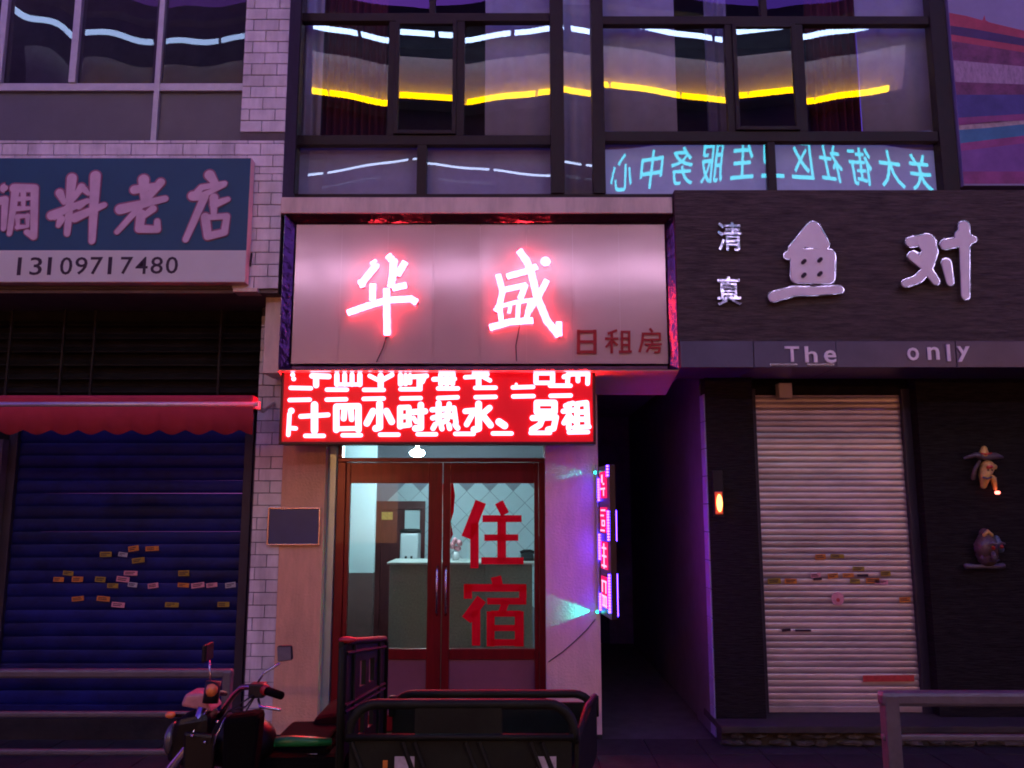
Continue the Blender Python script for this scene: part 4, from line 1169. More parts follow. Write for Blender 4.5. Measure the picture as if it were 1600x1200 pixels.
# orange glint on the alley corner, built as a small glowing lamp
ol = thing('glint_lamp', 'orange glint on the slate corner of the alley, built as a glowing lamp', 'lamp', (xx(1124, 785, 6.5), 6.55, zz(802, 6.5)))
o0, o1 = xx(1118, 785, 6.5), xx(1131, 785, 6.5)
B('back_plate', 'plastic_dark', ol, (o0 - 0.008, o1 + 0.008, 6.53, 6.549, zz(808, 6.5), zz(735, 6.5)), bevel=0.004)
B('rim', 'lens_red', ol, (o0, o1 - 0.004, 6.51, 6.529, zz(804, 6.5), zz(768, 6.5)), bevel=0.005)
MB().ball(((o0 + o1) / 2, 6.505, zz(786, 6.5)), ((o1 - o0) * 0.36, 0.022, (zz(770, 6.5) - zz(802, 6.5)) * 0.44), 12, 8).build('globe', 'glint_orange', ol, smooth=True)

# carved wall ornaments
YM = 6.54
def MP(u, v, o=(1480, 680), k=5.458): return (xx(o[0] + u / k, o[1] + v / k, YM), zz(o[1] + v / k, YM))
w1 = thing('wall_figure', 'small ochre carved figure under a wide dark hat on the slate wall', 'ornament', (*MP(330, 480)[:1], YM, MP(330, 480)[1]))
def fig(parent, name, m, pts, r, flat=0.6, ym=YM):
    mb = MB()
    P = [(MP(u, v)[0], ym, MP(u, v)[1]) for u, v in pts]
    rs = [q / 5.458 / FPX * YM for q in (r if isinstance(r, (list, tuple)) else [r] * len(P))]
    mb.tube(P, rs, 10)
    for p, q in ((P[0], rs[0]), (P[-1], rs[-1])): mb.ball(p, q, 10, 6)
    return mb.build(name, m, parent, smooth=True)
fig(w1, 'hat_brim', 'hat', [(140, 195), (230, 170), (320, 182), (400, 178), (455, 190)], [12, 22, 34, 28, 14], ym=YM - 0.02)
fig(w1, 'hat_crown', 'ochre', [(300, 160), (302, 118)], [40, 26], ym=YM - 0.02)
fig(w1, 'side_strand', 'clay', [(275, 225), (235, 290), (222, 365)], [14, 16, 20])
fig(w1, 'body', 'ochre', [(345, 270), (320, 350), (310, 430)], [56, 48, 26])
fig(w1, 'arm', 'ochre', [(350, 265), (400, 270)], [34, 24])
fig(w1, 'leg', 'ochre', [(350, 350), (395, 370), (408, 450)], [30, 26, 18])
fig(w1, 'bead', 'lens_red', [(320, 275), (345, 272)], [16, 14], ym=YM - 0.05)
for u, v in ((318, 300), (352, 300)): fig(w1, 'eye', 'ink', [(u, v)], [7], ym=YM - 0.052)
fig(w1, 'belt', 'hat', [(280, 362), (318, 372), (350, 358)], [8, 9, 8], ym=YM - 0.045)
fig(w1, 'hat_band', 'lens_red', [(262, 158), (302, 166), (342, 156)], [7, 8, 7], ym=YM - 0.055)
fig(w1, 'lit_bead', 'bead', [(402, 490), (418, 490)], [15, 15], ym=YM - 0.03)
w2 = thing('wall_figure', 'small round dark carved face on a bar-shaped base on the slate wall', 'ornament', (*MP(330, 1120)[:1], YM, MP(330, 1120)[1]))
fig(w2, 'head', 'clay', [(320, 840), (330, 930), (340, 1030)], [48, 96, 88])
fig(w2, 'ear', 'clay_blue', [(405, 880), (440, 970)], [26, 30], ym=YM - 0.02)
fig(w2, 'eye', 'lens_red', [(325, 955)], [16], ym=YM - 0.11)
fig(w2, 'eye', 'lens_red', [(395, 945)], [16], ym=YM - 0.11)
fig(w2, 'nose', 'hat', [(330, 1000), (335, 1035)], [16, 22], ym=YM - 0.10)
fig(w2, 'brow', 'hat', [(295, 925), (330, 915), (360, 925), (400, 912), (425, 922)], [8, 11, 8, 11, 8], ym=YM - 0.10)
fig(w2, 'mouth', 'ink', [(300, 1062), (340, 1072), (385, 1058)], [5, 7, 5], ym=YM - 0.095)
fig(w2, 'crest', 'ochre', [(290, 850), (320, 820), (355, 850)], [14, 18, 14], ym=YM - 0.04)
fig(w2, 'base_bar', 'hat', [(165, 1115), (250, 1120), (380, 1120), (470, 1112)], [22, 18, 20, 24])

# poster on the right wall
YO = 6.45
po = thing('wall_poster', 'large faded printed poster of a red-roofed hall above flower beds', 'poster', (3.6, YO, zz(290, YO)))
pxl, pxr = UX(1489) + 0.002, 5.6
B('board', 'post_sky', po, (pxl, pxr, YO + 0.001, 6.61, zz(290, YO), 6.9), bevel=0.003)
def strip(m, L, name='printed_area', dy=0.001):
    up = [(xx(a, b, YO), zz(b, YO)) for a, b in L[0]]; dn = [(xx(a, b, YO), zz(b, YO)) for a, b in L[1]]
    up = [(max(pxl + .002, min(pxr, x)), z) for x, z in up]; dn = [(max(pxl + .002, min(pxr, x)), z) for x, z in dn]
    MB().prism(dn + up[::-1], YO - dy, YO + 0.0005).build(name, m, po)
strip('post_roof', ([(1476, 20), (1510, 25), (1550, 36), (1600, 48), (1720, 66)], [(1476, 40), (1520, 45), (1600, 60), (1720, 78)]))
strip('post_roof', ([(1535, 32), (1538, 24), (1540, 32), (1544, 34)], [(1535, 36), (1538, 36), (1540, 37), (1544, 38)]), dy=0.002)
strip('post_eave', ([(1476, 40), (1520, 45), (1600, 60), (1720, 78)], [(1478, 54), (1600, 72), (1720, 90)]))
strip('post_roof', ([(1478, 54), (1600, 72), (1720, 90)], [(1479, 64), (1600, 82), (1720, 100)]), dy=0.0015)
strip('post_wall', ([(1479, 64), (1600, 82), (1720, 100)], [(1480, 94), (1600, 104), (1720, 112)]))
strip('post_rail', ([(1480, 94), (1600, 104), (1720, 112)], [(1483, 128), (1600, 132), (1720, 136)]))
strip('post_wall', ([(1483, 128), (1600, 132), (1720, 136)], [(1485, 148), (1600, 148), (1720, 148)]))
strip('post_blue', ([(1485, 148), (1600, 148), (1720, 148)], [(1487, 184), (1600, 178), (1720, 172)]))
strip('post_mag', ([(1487, 184), (1600, 178), (1720, 172)], [(1488, 196), (1600, 188), (1720, 180)]))
strip('post_yellow', ([(1488, 196), (1550, 190), (1600, 189), (1720, 180)], [(1488, 203), (1540, 200), (1600, 194), (1720, 186)]))
strip('post_teal', ([(1488, 203), (1540, 200), (1600, 194), (1720, 186)], [(1490, 224), (1600, 212), (1720, 202)]))
strip('post_mag', ([(1490, 224), (1600, 212), (1720, 202)], [(1490, 236), (1600, 224), (1720, 214)]))
strip('post_violet', ([(1490, 236), (1600, 224), (1720, 214)], [(1492, 268), (1600, 268), (1720, 268)]))
strip('post_mag', ([(1492, 268), (1600, 268), (1720, 268)], [(1492, 287), (1600, 287), (1720, 287)]))

# ================================================================== street furniture
def railing(label, xa, xb, ya, yb, ztop, zmid, zlow, post_xs, w=0.05, end='right'):
    t = thing('guard_rail', label, 'railing', (xa, ya, 0), 'steel guard rails along the pavement')
    def Yx(x): return ya + (yb - ya) * (x - xa) / (xb - xa)
    def bar(name, z, r):
        P = []
        for zq in (z - r, z + r):
            P += [(xa, ya - r, zq), (xb, yb - r, zq), (xb, yb + r, zq), (xa, ya + r, zq)]
        MB().hexa(P).build(name, 'galv', t, bevel=r * 0.55)
    bar('top_rail', ztop - w / 2, w / 2)
    bar('mid_rail', zmid, 0.016)
    if zlow: bar('low_rail', zlow, 0.016)
    for px in post_xs:
        B('post', 'galv', t, (px - w / 2, px + w / 2, Yx(px) - w / 2 - 0.002, Yx(px) + w / 2 + 0.002, 0, ztop - w * 0.2), bevel=0.008)
        B('foot_plate', 'galv', t, (px - 0.07, px + 0.07, Yx(px) - 0.07, Yx(px) + 0.07, 0.0, 0.012), bevel=0.003)
    return t
lrx = xx(355, 1080, 4.9)
railing('steel guard rail in front of the blue shutter', -4.6, lrx + 0.03, 4.9, 4.9, zz(1045, 4.9), zz(1116, 4.9), zz(1175, 4.9), [-4.4, -3.0, lrx])
rrx = xx(1392, 1140, 4.4)
rr_ = railing('steel guard rail in front of the slate wall', rrx - 0.05, 4.4, 4.4, 4.38, zz(1079, 4.4), zz(1152, 4.4), 0.32, [rrx, 3.2, 4.3], 0.075)

# ---------------------------------------------------------------- cargo tricycle
ct_ = thing('cargo_tricycle', 'dark green cargo tricycle with tubular bed rails parked before the door', 'tricycle', (-0.2, 4.0, 0))
YN, YG = 3.62, 4.45
def TP(u, v): # u along bed 0..1 (left to right), v across 0 near .. 1 far
    xl_ = -0.70 + 0.06 * v; xr_ = 0.27 + 0.16 * v
    return Vector((xl_ + (xr_ - xl_) * u, YN + (YG - YN) * v, 0))
def tp(u, v, z): p = TP(u, v); return (p.x, p.y, z)
zn, zfar = zz(1100, YN), zz(1084, YG)
MB().hexa([tp(0, 0, .48), tp(1, 0, .48), tp(1, 1, .48), tp(0, 1, .48), tp(0, 0, .51), tp(1, 0, .51), tp(1, 1, .51), tp(0, 1, .51)]).build('bed_floor', 'olive_steel', ct_)
def wallp(u0, v0, u1, v1, z0, z1, z1b=None, th=0.02, name='side_panel'):
    a, b = Vector(tp(u0, v0, 0)), Vector(tp(u1, v1, 0)); d_ = (b - a).normalized(); n_ = Vector((-d_.y, d_.x, 0)) * th / 2
    z1b = z1 if z1b is None else z1b
    P = [a - n_, b - n_, b + n_, a + n_]
    return MB().hexa([(p.x, p.y, z0) for p in P] + [(P[0].x, P[0].y, z1), (P[1].x, P[1].y, z1b), (P[2].x, P[2].y, z1b), (P[3].x, P[3].y, z1)]).build(name, 'olive_steel', ct_, bevel=0.004)
zs = zz(1150, YN)
sd = wallp(0.02, 0, 0.98, 0, 0.5, zs)
wallp(0.02, 1, 0.98, 1, 0.5, zs - 0.05)
wallp(1, 0.01, 1, 0.99, 0.5, zs - 0.02, name='tail_board')
wallp(0.3, -0.005, 0.68, -0.005, zs + 0.004, zn - 0.012, name='raised_panel')
for z_ in (zs, 0.52): MB().tube([tp(0.01, -0.02, z_), tp(0.99, -0.02, z_)], 0.014, 8).build('edge_tube', 'olive_steel', ct_, smooth=True)
for u in (0.03, 0.25, 0.30, 0.52, 0.58, 0.80, 0.85):
    P = [tp(u, -0.016, zs - 0.02), tp(u + 0.11, -0.016, 0.52)]
    MB().tube(P, 0.012, 6).build('rib', 'olive_steel', sd)
for u, m_ in ((0.22, 'st_white'), (0.83, 'st_white')):
    a, b = tp(u, -0.022, 0), tp(u + 0.085, -0.022, 0)
    MB().hexa([(a[0], a[1], zz(1204, YN)), (b[0], b[1], zz(1204, YN)), (b[0], b[1] + .002, zz(1204, YN)), (a[0], a[1] + .002, zz(1204, YN)),
               (a[0], a[1], zz(1180, YN)), (b[0], b[1], zz(1180, YN)), (b[0], b[1] + .002, zz(1180, YN)), (a[0], a[1] + .002, zz(1180, YN))]).build('sticker', m_, sd)
a, b = tp(0.17, -0.022, 0), tp(0.19, -0.022, 0)
B('sticker', 'st_orange', sd, (a[0], b[0], a[1], a[1] + 0.002, zz(1204, YN), zz(1186, YN)))
def hoop(v, z, u0, u1, r=0.021, name='bed_rail'):
    P = []
    zb_ = zs - 0.02
    rad = 0.11
    P += [tp(u0, v, zb_)]
    for k in range(7):
        an = math.pi - math.pi / 2 * k / 6
        p = tp(u0, v, 0); P.append((p[0] + rad + rad * math.cos(an), p[1], z - rad + rad * math.sin(an)))
    for k in range(7):
        an = math.pi / 2 - math.pi / 2 * k / 6
        p = tp(u1, v, 0); P.append((p[0] - rad + rad * math.cos(an), p[1], z - rad + rad * math.sin(an)))
    P.append(tp(u1, v, zb_))
    return MB().tube(P, r, 10).build(name, 'olive_steel', ct_, smooth=True)
hoop(0.0, zn, 0.02, 0.99); hoop(1.0, zfar, 0.02, 1.0)
MB().tube([tp(1, 0, zs - 0.02), tp(1.0, 0.5, zs + 0.02), tp(1.0, 1, zs - 0.02)], 0.014, 8).build('rear_tube', 'olive_steel', ct_, smooth=True)
# headboard with slots
hb = thing  # alias kept local
zh = zz(1003, YN); zhf = zz(998, YG)
def hpos(v, f): # f height fraction
    z0_, z1_ = 0.5, zh + (zhf - zh) * v
    return tp(-0.02, v, z0_ + (z1_ - z0_) * f)
hd = MB()
def hcell(v0, v1, f0, f1):
    A = [hpos(v0, f0), hpos(v1, f0), hpos(v1, f1), hpos(v0, f1)]
    hd.hexa([A[0], A[1], (A[1][0] - .02, A[1][1], A[1][2]), (A[0][0] - .02, A[0][1], A[0][2]), A[3], A[2], (A[2][0] - .02, A[2][1], A[2][2]), (A[3][0] - .02, A[3][1], A[3][2])])
vs_ = [0, .36, .49, .57, .70, 1.0]
fs3 = [0, .34, .50, .68, .86, 1.0]
for i in range(5):
    for j in range(5):
        if i in (1, 3) and j in (1, 3): continue
        hcell(vs_[i], vs_[i + 1], fs3[j], fs3[j + 1])
hd.build('headboard', 'olive_steel', ct_)
MB().tube([hpos(0, 0), hpos(0, 0.96), hpos(0.05, 1.0), hpos(0.95, 1.0), hpos(1, 0.96), hpos(1, 0)], 0.016, 8).build('headboard_frame', 'olive_steel', ct_, smooth=True)
for f_ in (0.57, 0.61, 0.93):
    a_, b_ = hpos(0.04, f_), hpos(0.96, f_)
    MB().tube([(a_[0] + .006, a_[1], a_[2]), (b_[0] + .006, b_[1], b_[2])], 0.008, 6).build('headboard_rib', 'olive_steel', ct_)
for v_ in (0.2, 0.8):
    a_, b_ = hpos(v_, 0.02), hpos(v_, 0.98)
    MB().tube([(a_[0] + .006, a_[1], a_[2]), (b_[0] + .006, b_[1], b_[2])], 0.008, 6).build('headboard_rib', 'olive_steel', ct_)
hp = hpos(0.03, 1.0)
MB().ball((hp[0] + .01, hp[1], hp[2] + .008), (0.04, 0.02, 0.014), 10, 6).build('marker_lamp', 'moto_red', ct_, smooth=True)
def wheel(parent, c, r, w, axis='y', yaw=0.0):
    wl = MB(); S = 28
    prof = [(r * .78, -w / 2), (r * .94, -w / 2), (r, -w * .25), (r, w * .25), (r * .94, w / 2), (r * .78, w / 2)]
    ca, sa = math.cos(yaw), math.sin(yaw)
    def P(rad, off, an):
        x, y, z = rad * math.cos(an), off, rad * math.sin(an)
        return (c[0] + x * ca - y * sa, c[1] + x * sa + y * ca, c[2] + z)
    for k in range(S):
        for rad, off in prof: wl.v.append(P(rad, off, 2 * math.pi * k / S))
    n = len(prof)
    for k in range(S):
        for j in range(n):
            a, b = k * n + j, k * n + (j + 1) % n
            a2, b2 = ((k + 1) % S) * n + j, ((k + 1) % S) * n + (j + 1) % n
            wl.f.append((a, b, b2, a2))
    ty = wl.build('wheel', 'rubber', parent, smooth=True)
    rm = MB()
    for k in range(10):
        an = 2 * math.pi * k / 10
        rm.tube([P(r * .1, 0, an), P(r * .80, 0, an)], r * .03, 6)
    rm.tube([P(0.001, -w * .6, 0), P(0.001, w * .6, 0)], r * .14, 10)
    rm.build('rim', 'rim', ty)
    return ty
wheel(ct_, (TP(.62, .04).x, TP(.62, .04).y + .02, .28), .28, .09); wheel(ct_, (TP(.62, .96).x, TP(.62, .96).y - .02, .28), .28, .09)
MB().tube([tp(.62, .04, .28), tp(.62, .96, .28)], 0.03, 8).build('axle', 'olive_steel', ct_)
# driver's end
sx_ = xx(472, 1165, 3.85); sz_ = zz(1153, 3.75)
MB().hexa([(sx_ - .13, 3.72, .42), (sx_ + .12, 3.72, .42), (sx_ + .12, 4.12, .42), (sx_ - .13, 4.12, .42),
           (sx_ - .15, 3.74, sz_ - .05), (sx_ + .15, 3.72, sz_ - .03), (sx_ + .15, 4.1, sz_ - .03), (sx_ - .15, 4.1, sz_ - .05)]).build('seat_box', 'seat', ct_, bevel=0.02)
MB().tube([(sx_ - .16, 3.72, sz_ - .06), (sx_ - .11, 3.70, sz_ - .004), (sx_ + .0, 3.70, sz_), (sx_ + .16, 3.71, sz_ - .006)], [0.012, 0.022, 0.024, 0.016], 8).build('seat_trim', 'green', ct_, smooth=True)
B('sticker', 'st_white', ct_, (sx_ - .03, sx_ + .10, 3.712, 3.716, sz_ - .10, sz_ - .055))
MB().hexa([(sx_ - .12, 3.76, sz_ - .03), (sx_ + .14, 3.74, sz_ - .02), (sx_ + .14, 4.08, sz_ - .02), (sx_ - .12, 4.08, sz_ - .03),
           (sx_ - .09, 3.79, sz_ - .004), (sx_ + .13, 3.77, sz_ + .0), (sx_ + .13, 4.05, sz_ + .0), (sx_ - .09, 4.05, sz_ - .004)]).build('seat_cover', 'seat', ct_, bevel=0.01)
cxx = xx(520, 1130, 4.1)
MB().hexa([(cxx - .1, 3.95, .5), (cxx + .06, 3.95, .5), (cxx + .06, 4.4, .5), (cxx - .1, 4.4, .5), (cxx - .07, 3.98, zz(1112, 4.1)), (cxx + .05, 3.98, zz(1106, 4.1)), (cxx + .05, 4.37, zz(1106, 4.1)), (cxx - .07, 4.37, zz(1112, 4.1))]).build('seat_back', 'maroon_vinyl', ct_, bevel=0.03)
MB().tube([(-0.72, 4.03, .45), (-1.3, 4.03, .42), (-1.75, 4.03, .45)], 0.03, 8).build('chassis_tube', 'olive_steel', ct_, smooth=True)

# ---------------------------------------------------------------- motorcycle
YK = 3.66
mk = thing('motorcycle', 'black motorcycle with chrome handlebar and square mirrors by the left pilaster', 'motorcycle', (-1.25, YK, 0))
def KP(px, py, Y=YK): return (xx(px, py, Y), Y, zz(py, Y))
hx = -1.34
wheel(mk, (-1.72, YK + .02, .28), .28, .08, yaw=R(8)); wheel(mk, (-0.72, YK + .16, .28), .28, .09, yaw=R(8))
MB().tube([(-1.72, YK - .07, .28), KP(297, 1165, YK - .06), KP(318, 1105, YK - .04)], [.022, .024, .024], 8).build('fork', 'steel', mk, smooth=True)
MB().tube([(-1.72, YK + .11, .28), KP(305, 1165, YK + .12), KP(322, 1105, YK + .1)], [.022, .024, .024], 8).build('fork', 'steel', mk, smooth=True)
# headlight cowl, facing left
c0 = KP(312, 1145)
cw = MB()
cw.hexa([(c0[0] - .12, YK - .07, c0[2] - .10), (c0[0] + .07, YK - .09, c0[2] - .15), (c0[0] + .07, YK + .09, c0[2] - .15), (c0[0] - .12, YK + .07, c0[2] - .10),
         (c0[0] - .085, YK - .08, c0[2] + .075), (c0[0] + .06, YK - .07, c0[2] + .10), (c0[0] + .06, YK + .07, c0[2] + .10), (c0[0] - .085, YK + .08, c0[2] + .075)])
cwo = cw.build('cowl', 'moto_black', mk, bevel=0.03)
MB().ball((c0[0] - .105, YK - .01, c0[2] - .02), (.03, .075, .07), 14, 8).build('headlight', 'glass_lens', mk, smooth=True)
MB().hexa([(c0[0] - .02, YK - .12, c0[2] - .16), (c0[0] + .10, YK - .12, c0[2] - .2), (c0[0] + .10, YK - .09, c0[2] - .2), (c0[0] - .02, YK - .09, c0[2] - .16),
           (c0[0] - .03, YK - .11, c0[2] + .03), (c0[0] + .11, YK - .11, c0[2] + .02), (c0[0] + .11, YK - .085, c0[2] + .02), (c0[0] - .03, YK - .085, c0[2] + .03)]).build('side_cover', 'moto_black', mk, bevel=0.012)
# instrument pod with pink visor and orange light
v0 = KP(316, 1088)
MB().hexa([(v0[0] - .075, YK - .05, v0[2] - .03), (v0[0] + .06, YK - .05, v0[2] - .055), (v0[0] + .06, YK + .1, v0[2] - .055), (v0[0] - .075, YK + .1, v0[2] - .03),
           (v0[0] - .06, YK - .04, v0[2] + .018), (v0[0] + .02, YK - .05, v0[2] + .022), (v0[0] + .02, YK + .08, v0[2] + .022), (v0[0] - .06, YK + .08, v0[2] + .018)]).build('visor', 'lens_pink', mk, bevel=0.012)
p_ = KP(331, 1078, YK - .08)
MB().ball(p_, (.025, .03, .03), 12, 8).build('instrument', 'lens_orange', mk, smooth=True)
p_ = KP(331, 1078, YK - .06)
MB().tube([(p_[0], p_[1] - .01, p_[2] - .05), (p_[0] + .005, p_[1], p_[2] + .035)], .032, 10).build('instrument_case', 'plastic_dark', mk, smooth=True)
# tank, seat and bag
t0, t1 = KP(345, 1138), KP(408, 1130)
tk = MB(); tk.ball((t0[0] + .06, YK + .04, t0[2] - .06), (.17, .12, .11), 16, 10); tk.build('tank', 'moto_black', mk, smooth=True)
MB().hexa([(-1.24, YK - .04, .6), (-.62, YK + .02, .62), (-.62, YK + .26, .62), (-1.24, YK + .2, .6), (-1.22, YK - .01, .71), (-.62, YK + .05, .70), (-.62, YK + .23, .70), (-1.22, YK + .17, .71)]).build('seat', 'seat', mk, bevel=0.03)
MB().hexa([(-1.2, YK - .02, .28), (-.85, YK, .3), (-.85, YK + .2, .3), (-1.2, YK + .18, .28), (-1.3, YK - .02, .58), (-.8, YK, .58), (-.8, YK + .2, .58), (-1.3, YK + .18, .58)]).build('engine', 'plastic_dark', mk, bevel=0.03)
q_ = KP(383, 1165, YK - .1)
bgm = MB(); bgm.hexa([(q_[0] - .075, q_[1] - .06, .52), (q_[0] + .04, q_[1] - .06, .52), (q_[0] + .04, q_[1] + .08, .52), (q_[0] - .075, q_[1] + .08, .52),
   (q_[0] - .085, q_[1] - .05, zz(1118, YK - .1)), (q_[0] + .065, q_[1] - .05, zz(1110, YK - .1)), (q_[0] + .065, q_[1] + .07, zz(1110, YK - .1)), (q_[0] - .085, q_[1] + .07, zz(1118, YK - .1))])
bag = bgm.build('saddle_bag', 'seat', mk, bevel=0.025)
# handlebar
HB = [KP(338, 1128, YK + .05), KP(352, 1105, YK + .03), KP(366, 1084, YK), KP(378, 1074, YK - .05), KP(392, 1073, YK - .10), KP(410, 1078, YK - .16)]
MB().tube(HB, .012, 10).build('handlebar', 'steel', mk, smooth=True)
MB().tube([KP(338, 1128, YK + .05), KP(334, 1110, YK + .14), KP(330, 1090, YK + .24), KP(336, 1082, YK + .36), KP(352, 1084, YK + .5)], .012, 10).build('handlebar', 'steel', mk, smooth=True)
a = KP(416, 1079, YK - .17); b = KP(440, 1087, YK - .22)
MB().tube([a, b], [.017, .016], 10).build('grip', 'seat', mk, smooth=True)
MB().tube([KP(412, 1077, YK - .165), KP(417, 1079, YK - .175)], .021, 10).build('grip_ring', 'moto_red', mk, smooth=True)
a = KP(404, 1078, YK - .15)
B('switch_block', 'plastic_dark', mk, (a[0] - .035, a[0] + .03, a[1] - .03, a[1] + .03, a[2] - .028, a[2] + .028), bevel=0.008)
MB().tube([(a[0] + .01, a[1] - .03, a[2] - .03), (a[0] + .03, a[1] - .07, a[2] - .05), (a[0] + .12, a[1] - .1, a[2] - .055)], .006, 6).build('brake_lever', 'steel', mk, smooth=True)
# mirrors
MB().tube([KP(403, 1066, YK - .14), KP(412, 1052, YK - .13), KP(437, 1036, YK - .12)], .005, 6).build('mirror_stem', 'steel', mk, smooth=True)
m0 = KP(444, 1022, YK - .12)
mr = MB(); hw, hhh = .033, .033
mr.hexa([(m0[0] - hw * .85, m0[1], m0[2] - hhh), (m0[0] + hw, m0[1] + .01, m0[2] - hhh * .8), (m0[0] + hw, m0[1] + .03, m0[2] - hhh * .8), (m0[0] - hw * .85, m0[1] + .02, m0[2] - hhh),
         (m0[0] - hw, m0[1], m0[2] + hhh), (m0[0] + hw * .85, m0[1] + .01, m0[2] + hhh), (m0[0] + hw * .85, m0[1] + .03, m0[2] + hhh), (m0[0] - hw, m0[1] + .02, m0[2] + hhh)])
ms = mr.build('mirror', 'plastic_dark', mk, bevel=0.008)
MB().hexa([(m0[0] - hw * .78, m0[1] - .003, m0[2] - hhh * .85), (m0[0] + hw * .85, m0[1] + .006, m0[2] - hhh * .7), (m0[0] + hw * .85, m0[1] + .009, m0[2] - hhh * .7), (m0[0] - hw * .78, m0[1], m0[2] - hhh * .85),
           (m0[0] - hw * .9, m0[1] - .003, m0[2] + hhh * .85), (m0[0] + hw * .72, m0[1] + .006, m0[2] + hhh * .85), (m0[0] + hw * .72, m0[1] + .009, m0[2] + hhh * .85), (m0[0] - hw * .9, m0[1], m0[2] + hhh * .85)]).build('mirror_glass', 'mirror', ms)
MB().tube([KP(330, 1082, YK + .25), KP(328, 1055, YK + .25), KP(327, 1032, YK + .25)], .005, 6).build('mirror_stem', 'steel', mk, smooth=True)
m1 = KP(325, 1019, YK + .25)
mb_ = B('mirror', 'plastic_dark', mk, (m1[0] - .012, m1[0] + .004, m1[1] - .05, m1[1] + .05, m1[2] - .038, m1[2] + .038), bevel=0.005)
B('mirror_rim', 'plastic_dark', mb_, (m1[0] + .0045, m1[0] + .010, m1[1] - .045, m1[1] + .045, m1[2] - .034, m1[2] + .04), bevel=0.002)
i0 = KP(266, 1117, YK - .05)
MB().ball(i0, (.022, .018, .014), 10, 6).build('indicator', 'lens_orange', mk, smooth=True)
MB().tube([i0, KP(292, 1118, YK)], .007, 6).build('indicator_stem', 'plastic_dark', mk)
MB().tube([KP(352, 1120, YK - .1), KP(338, 1150, YK - .12), KP(330, 1185, YK - .1)], .004, 6).build('brake_cable', 'steel', mk, smooth=True)

for dy in (-.03, .02, .06):
    MB().tube([KP(402, 1082, YK - .15), KP(384, 1100 + dy * 200, YK - .2 + dy), KP(356, 1112, YK - .16 + dy), KP(334, 1140, YK - .12), KP(326, 1175, YK - .1)], .0035, 6).build('control_cable', 'cable', mk, smooth=True)
for a_, b_ in ((340, 1128), (352, 1150), (300, 1150), (320, 1160)):
    MB().ball(KP(a_, b_, YK - .12), .007, 8, 5).build('bolt', 'steel', mk, smooth=True)
# ================================================================== the far side of the street, seen only in the glass
YV = -9.0
ob = thing('opposite_building', 'opposite block outlined by tube lights, mirrored in the upstairs windows', 'building', (0, YV, -0.1))
VY = 2 * (YU + 0.04) - YV                  # where its mirror image stands
def vz(py): return zz(py, VY)
def vx_(px, py): return xx(px, py, VY)
ztop_o = vz(14)
B('wall', 'opp_wall', ob, (-60, 60, YV - 8, YV, -0.1, ztop_o), bevel=0.05)
B('cornice', 'opp_wall', ob, (-60.2, 60.2, YV + 0.001, YV + 0.35, ztop_o - 0.35, ztop_o + 0.1), bevel=0.03)
for zrow, tm, rad, x0_, x1_, L_ in ((vz(70), 'tube_white', 0.075, -22, 14.5, 2.0), (vz(276), 'tube_thin', 0.032, -12, 16, 2.3)):
    x = x0_
    while x < x1_:
        MB().tube([(x, YV + 0.55, zrow), (x + L_ - 0.13, YV + 0.55, zrow)], rad, 8).build('light_tube', tm, ob, smooth=True)
        x += L_
zy = vz(160)
B('glow_board', 'opp_pale', ob, (-14.2, 11.2, YV + 0.001, YV + 0.03, zy - 0.05, zy + 1.35))  # pale board added so the yellow tubes' glow shows above them
MB().tube([(-11.95, YV + 0.20, zy), (-11.3, YV + 0.20, zy)], 0.16, 8).build('light_tube', 'tube_yellow', ob, smooth=True)
x = -11.2
while x < 9.4:
    MB().tube([(x, YV + 0.20, zy), (x + 1.9, YV + 0.20, zy)], 0.16, 8).build('light_tube', 'tube_yellow', ob, smooth=True)
    x += 2.0
B('ledge', 'opp_wall', ob, (-14, 11, YV + 0.001, YV + 0.45, zy - 0.25, zy - 0.14), bevel=0.01)
x = -15
while x < 15:
    MB().tube([(x, YV + 0.5, 7.9), (x + 2.2, YV + 0.5, 7.9)], 0.065, 8).build('light_tube', 'tube_sign', ob, smooth=True)
    x += 2.5
for k in range(-3, 4):  # unseen lit windows added for warm reflections on the facing fronts
    if k == 0: continue
    w_ = B('added_shop_window', 'brown_alu', ob, (k * 4.6 - 1.6, k * 4.6 + 1.6, YV + 0.002, YV + 0.06, 0.7, 2.7), bevel=0.01)
    B('lit_pane', 'warm_fill', w_, (k * 4.6 - 1.5, k * 4.6 + 1.5, YV + 0.061, YV + 0.064, 0.8, 2.6))
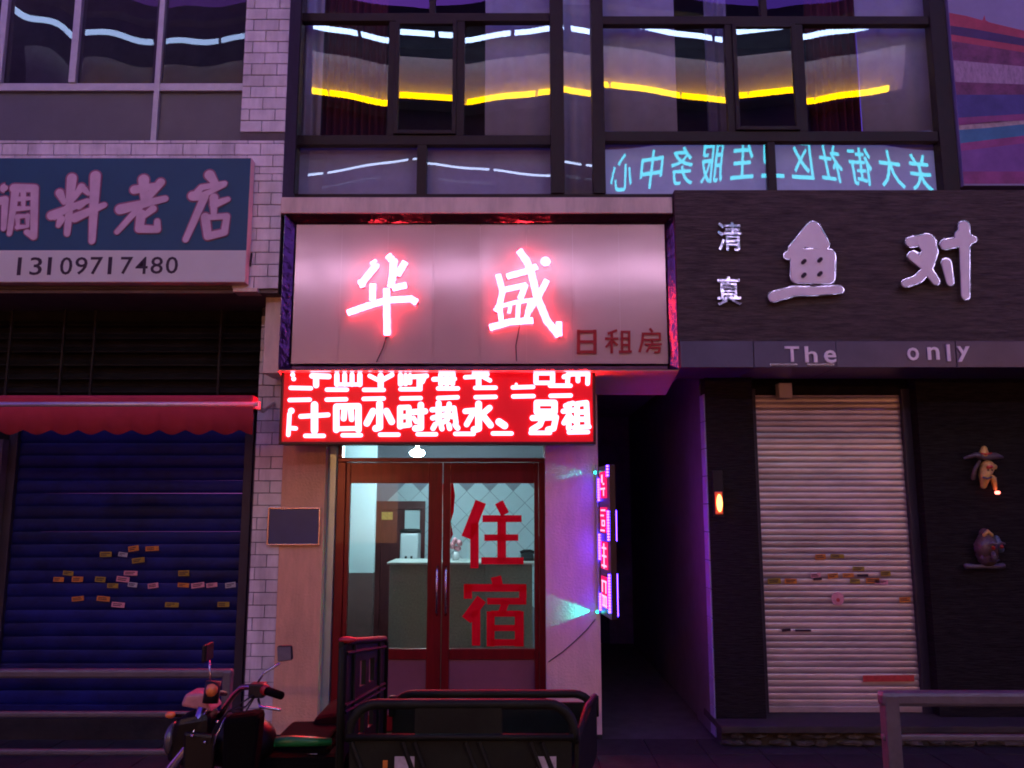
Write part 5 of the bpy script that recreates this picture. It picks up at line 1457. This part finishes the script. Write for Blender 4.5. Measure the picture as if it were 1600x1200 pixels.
for fl in range(3):
    for k in range(-7, 7):
        xw = k * 3.2 + 1.0; zw = 4.6 + fl * 3.3
        w_ = B('window', 'brown_alu', ob, (xw, xw + 1.8, YV + 0.002, YV + 0.05, zw - 0.8, zw + 0.7), bevel=0.01)
        MB().box(xw + .08, xw + 1.72, YV + 0.052, YV + 0.056, zw - .72, zw + .62).build('pane', 'glass_dark', w_)
def street_lamp(x, label):
    t = thing('street_lamp', label, 'street lamp', (x, -5.6, -0.1), 'street lamps across the road')
    MB().tube([(x, -5.6, -0.1), (x, -5.6, 1.6), (x, -5.6, 3.2)], [0.08, 0.07, 0.05], 12).build('pole', 'olive_steel', t, smooth=True)
    MB().tube([(x, -5.6, 3.15), (x + 0.1, -5.3, 3.5), (x + 0.3, -4.8, 3.55)], 0.035, 8).build('arm', 'olive_steel', t, smooth=True)
    MB().ball((x + 0.3, -4.75, 3.42), (0.2, 0.28, 0.13), 14, 8).build('globe', 'sodium', t, smooth=True)
street_lamp(-4.2, 'orange street lamp across the road, glinting at the left of the door')
street_lamp(9.5, 'orange street lamp across the road, glinting on the pale shutter')
hs = thing('health_centre_sign', 'cyan lit health centre sign mirrored backwards in the right upstairs window', 'sign', (7, YV + 0.6, vz(300)))
txt = '东关大街社区卫生服务中心'
Zs0, Zs1 = vz(296), vz(241)
xa_, xb_ = vx_(1418, 262), vx_(966, 262)
pitch = (xa_ - xb_) / 10.0
YH = YV + 0.7
B('back_board', 'sign_back', hs, (xb_ - 0.9, xa_ + 1.6, YH - 0.1, YH - 0.05, Zs0 - 0.7, Zs1 + 0.05))
B('frame', 'alu', hs, (xb_ - 1.0, xa_ + 1.7, YH - 0.5, YH - 0.11, Zs0 - 0.8, Zs1 + 0.1), (xb_, xb_ + .1, YV, YH - .5, Zs0 - .5, Zs0 - .4), (xa_ - .1, xa_, YV, YH - .5, Zs0 - .5, Zs0 - .4))
for k, c_ in enumerate(txt):
    xc = xa_ - (k - 1) * pitch
    glyph(c_, 0, 0, 0, 0, YH, 'sign_cyan', hs, 0.05, bold=0.0, name='lit_character', flip=True, rect=(xc + pitch * .36, xc - pitch * .36, Zs0 - 0.15, Zs1 - 0.12))
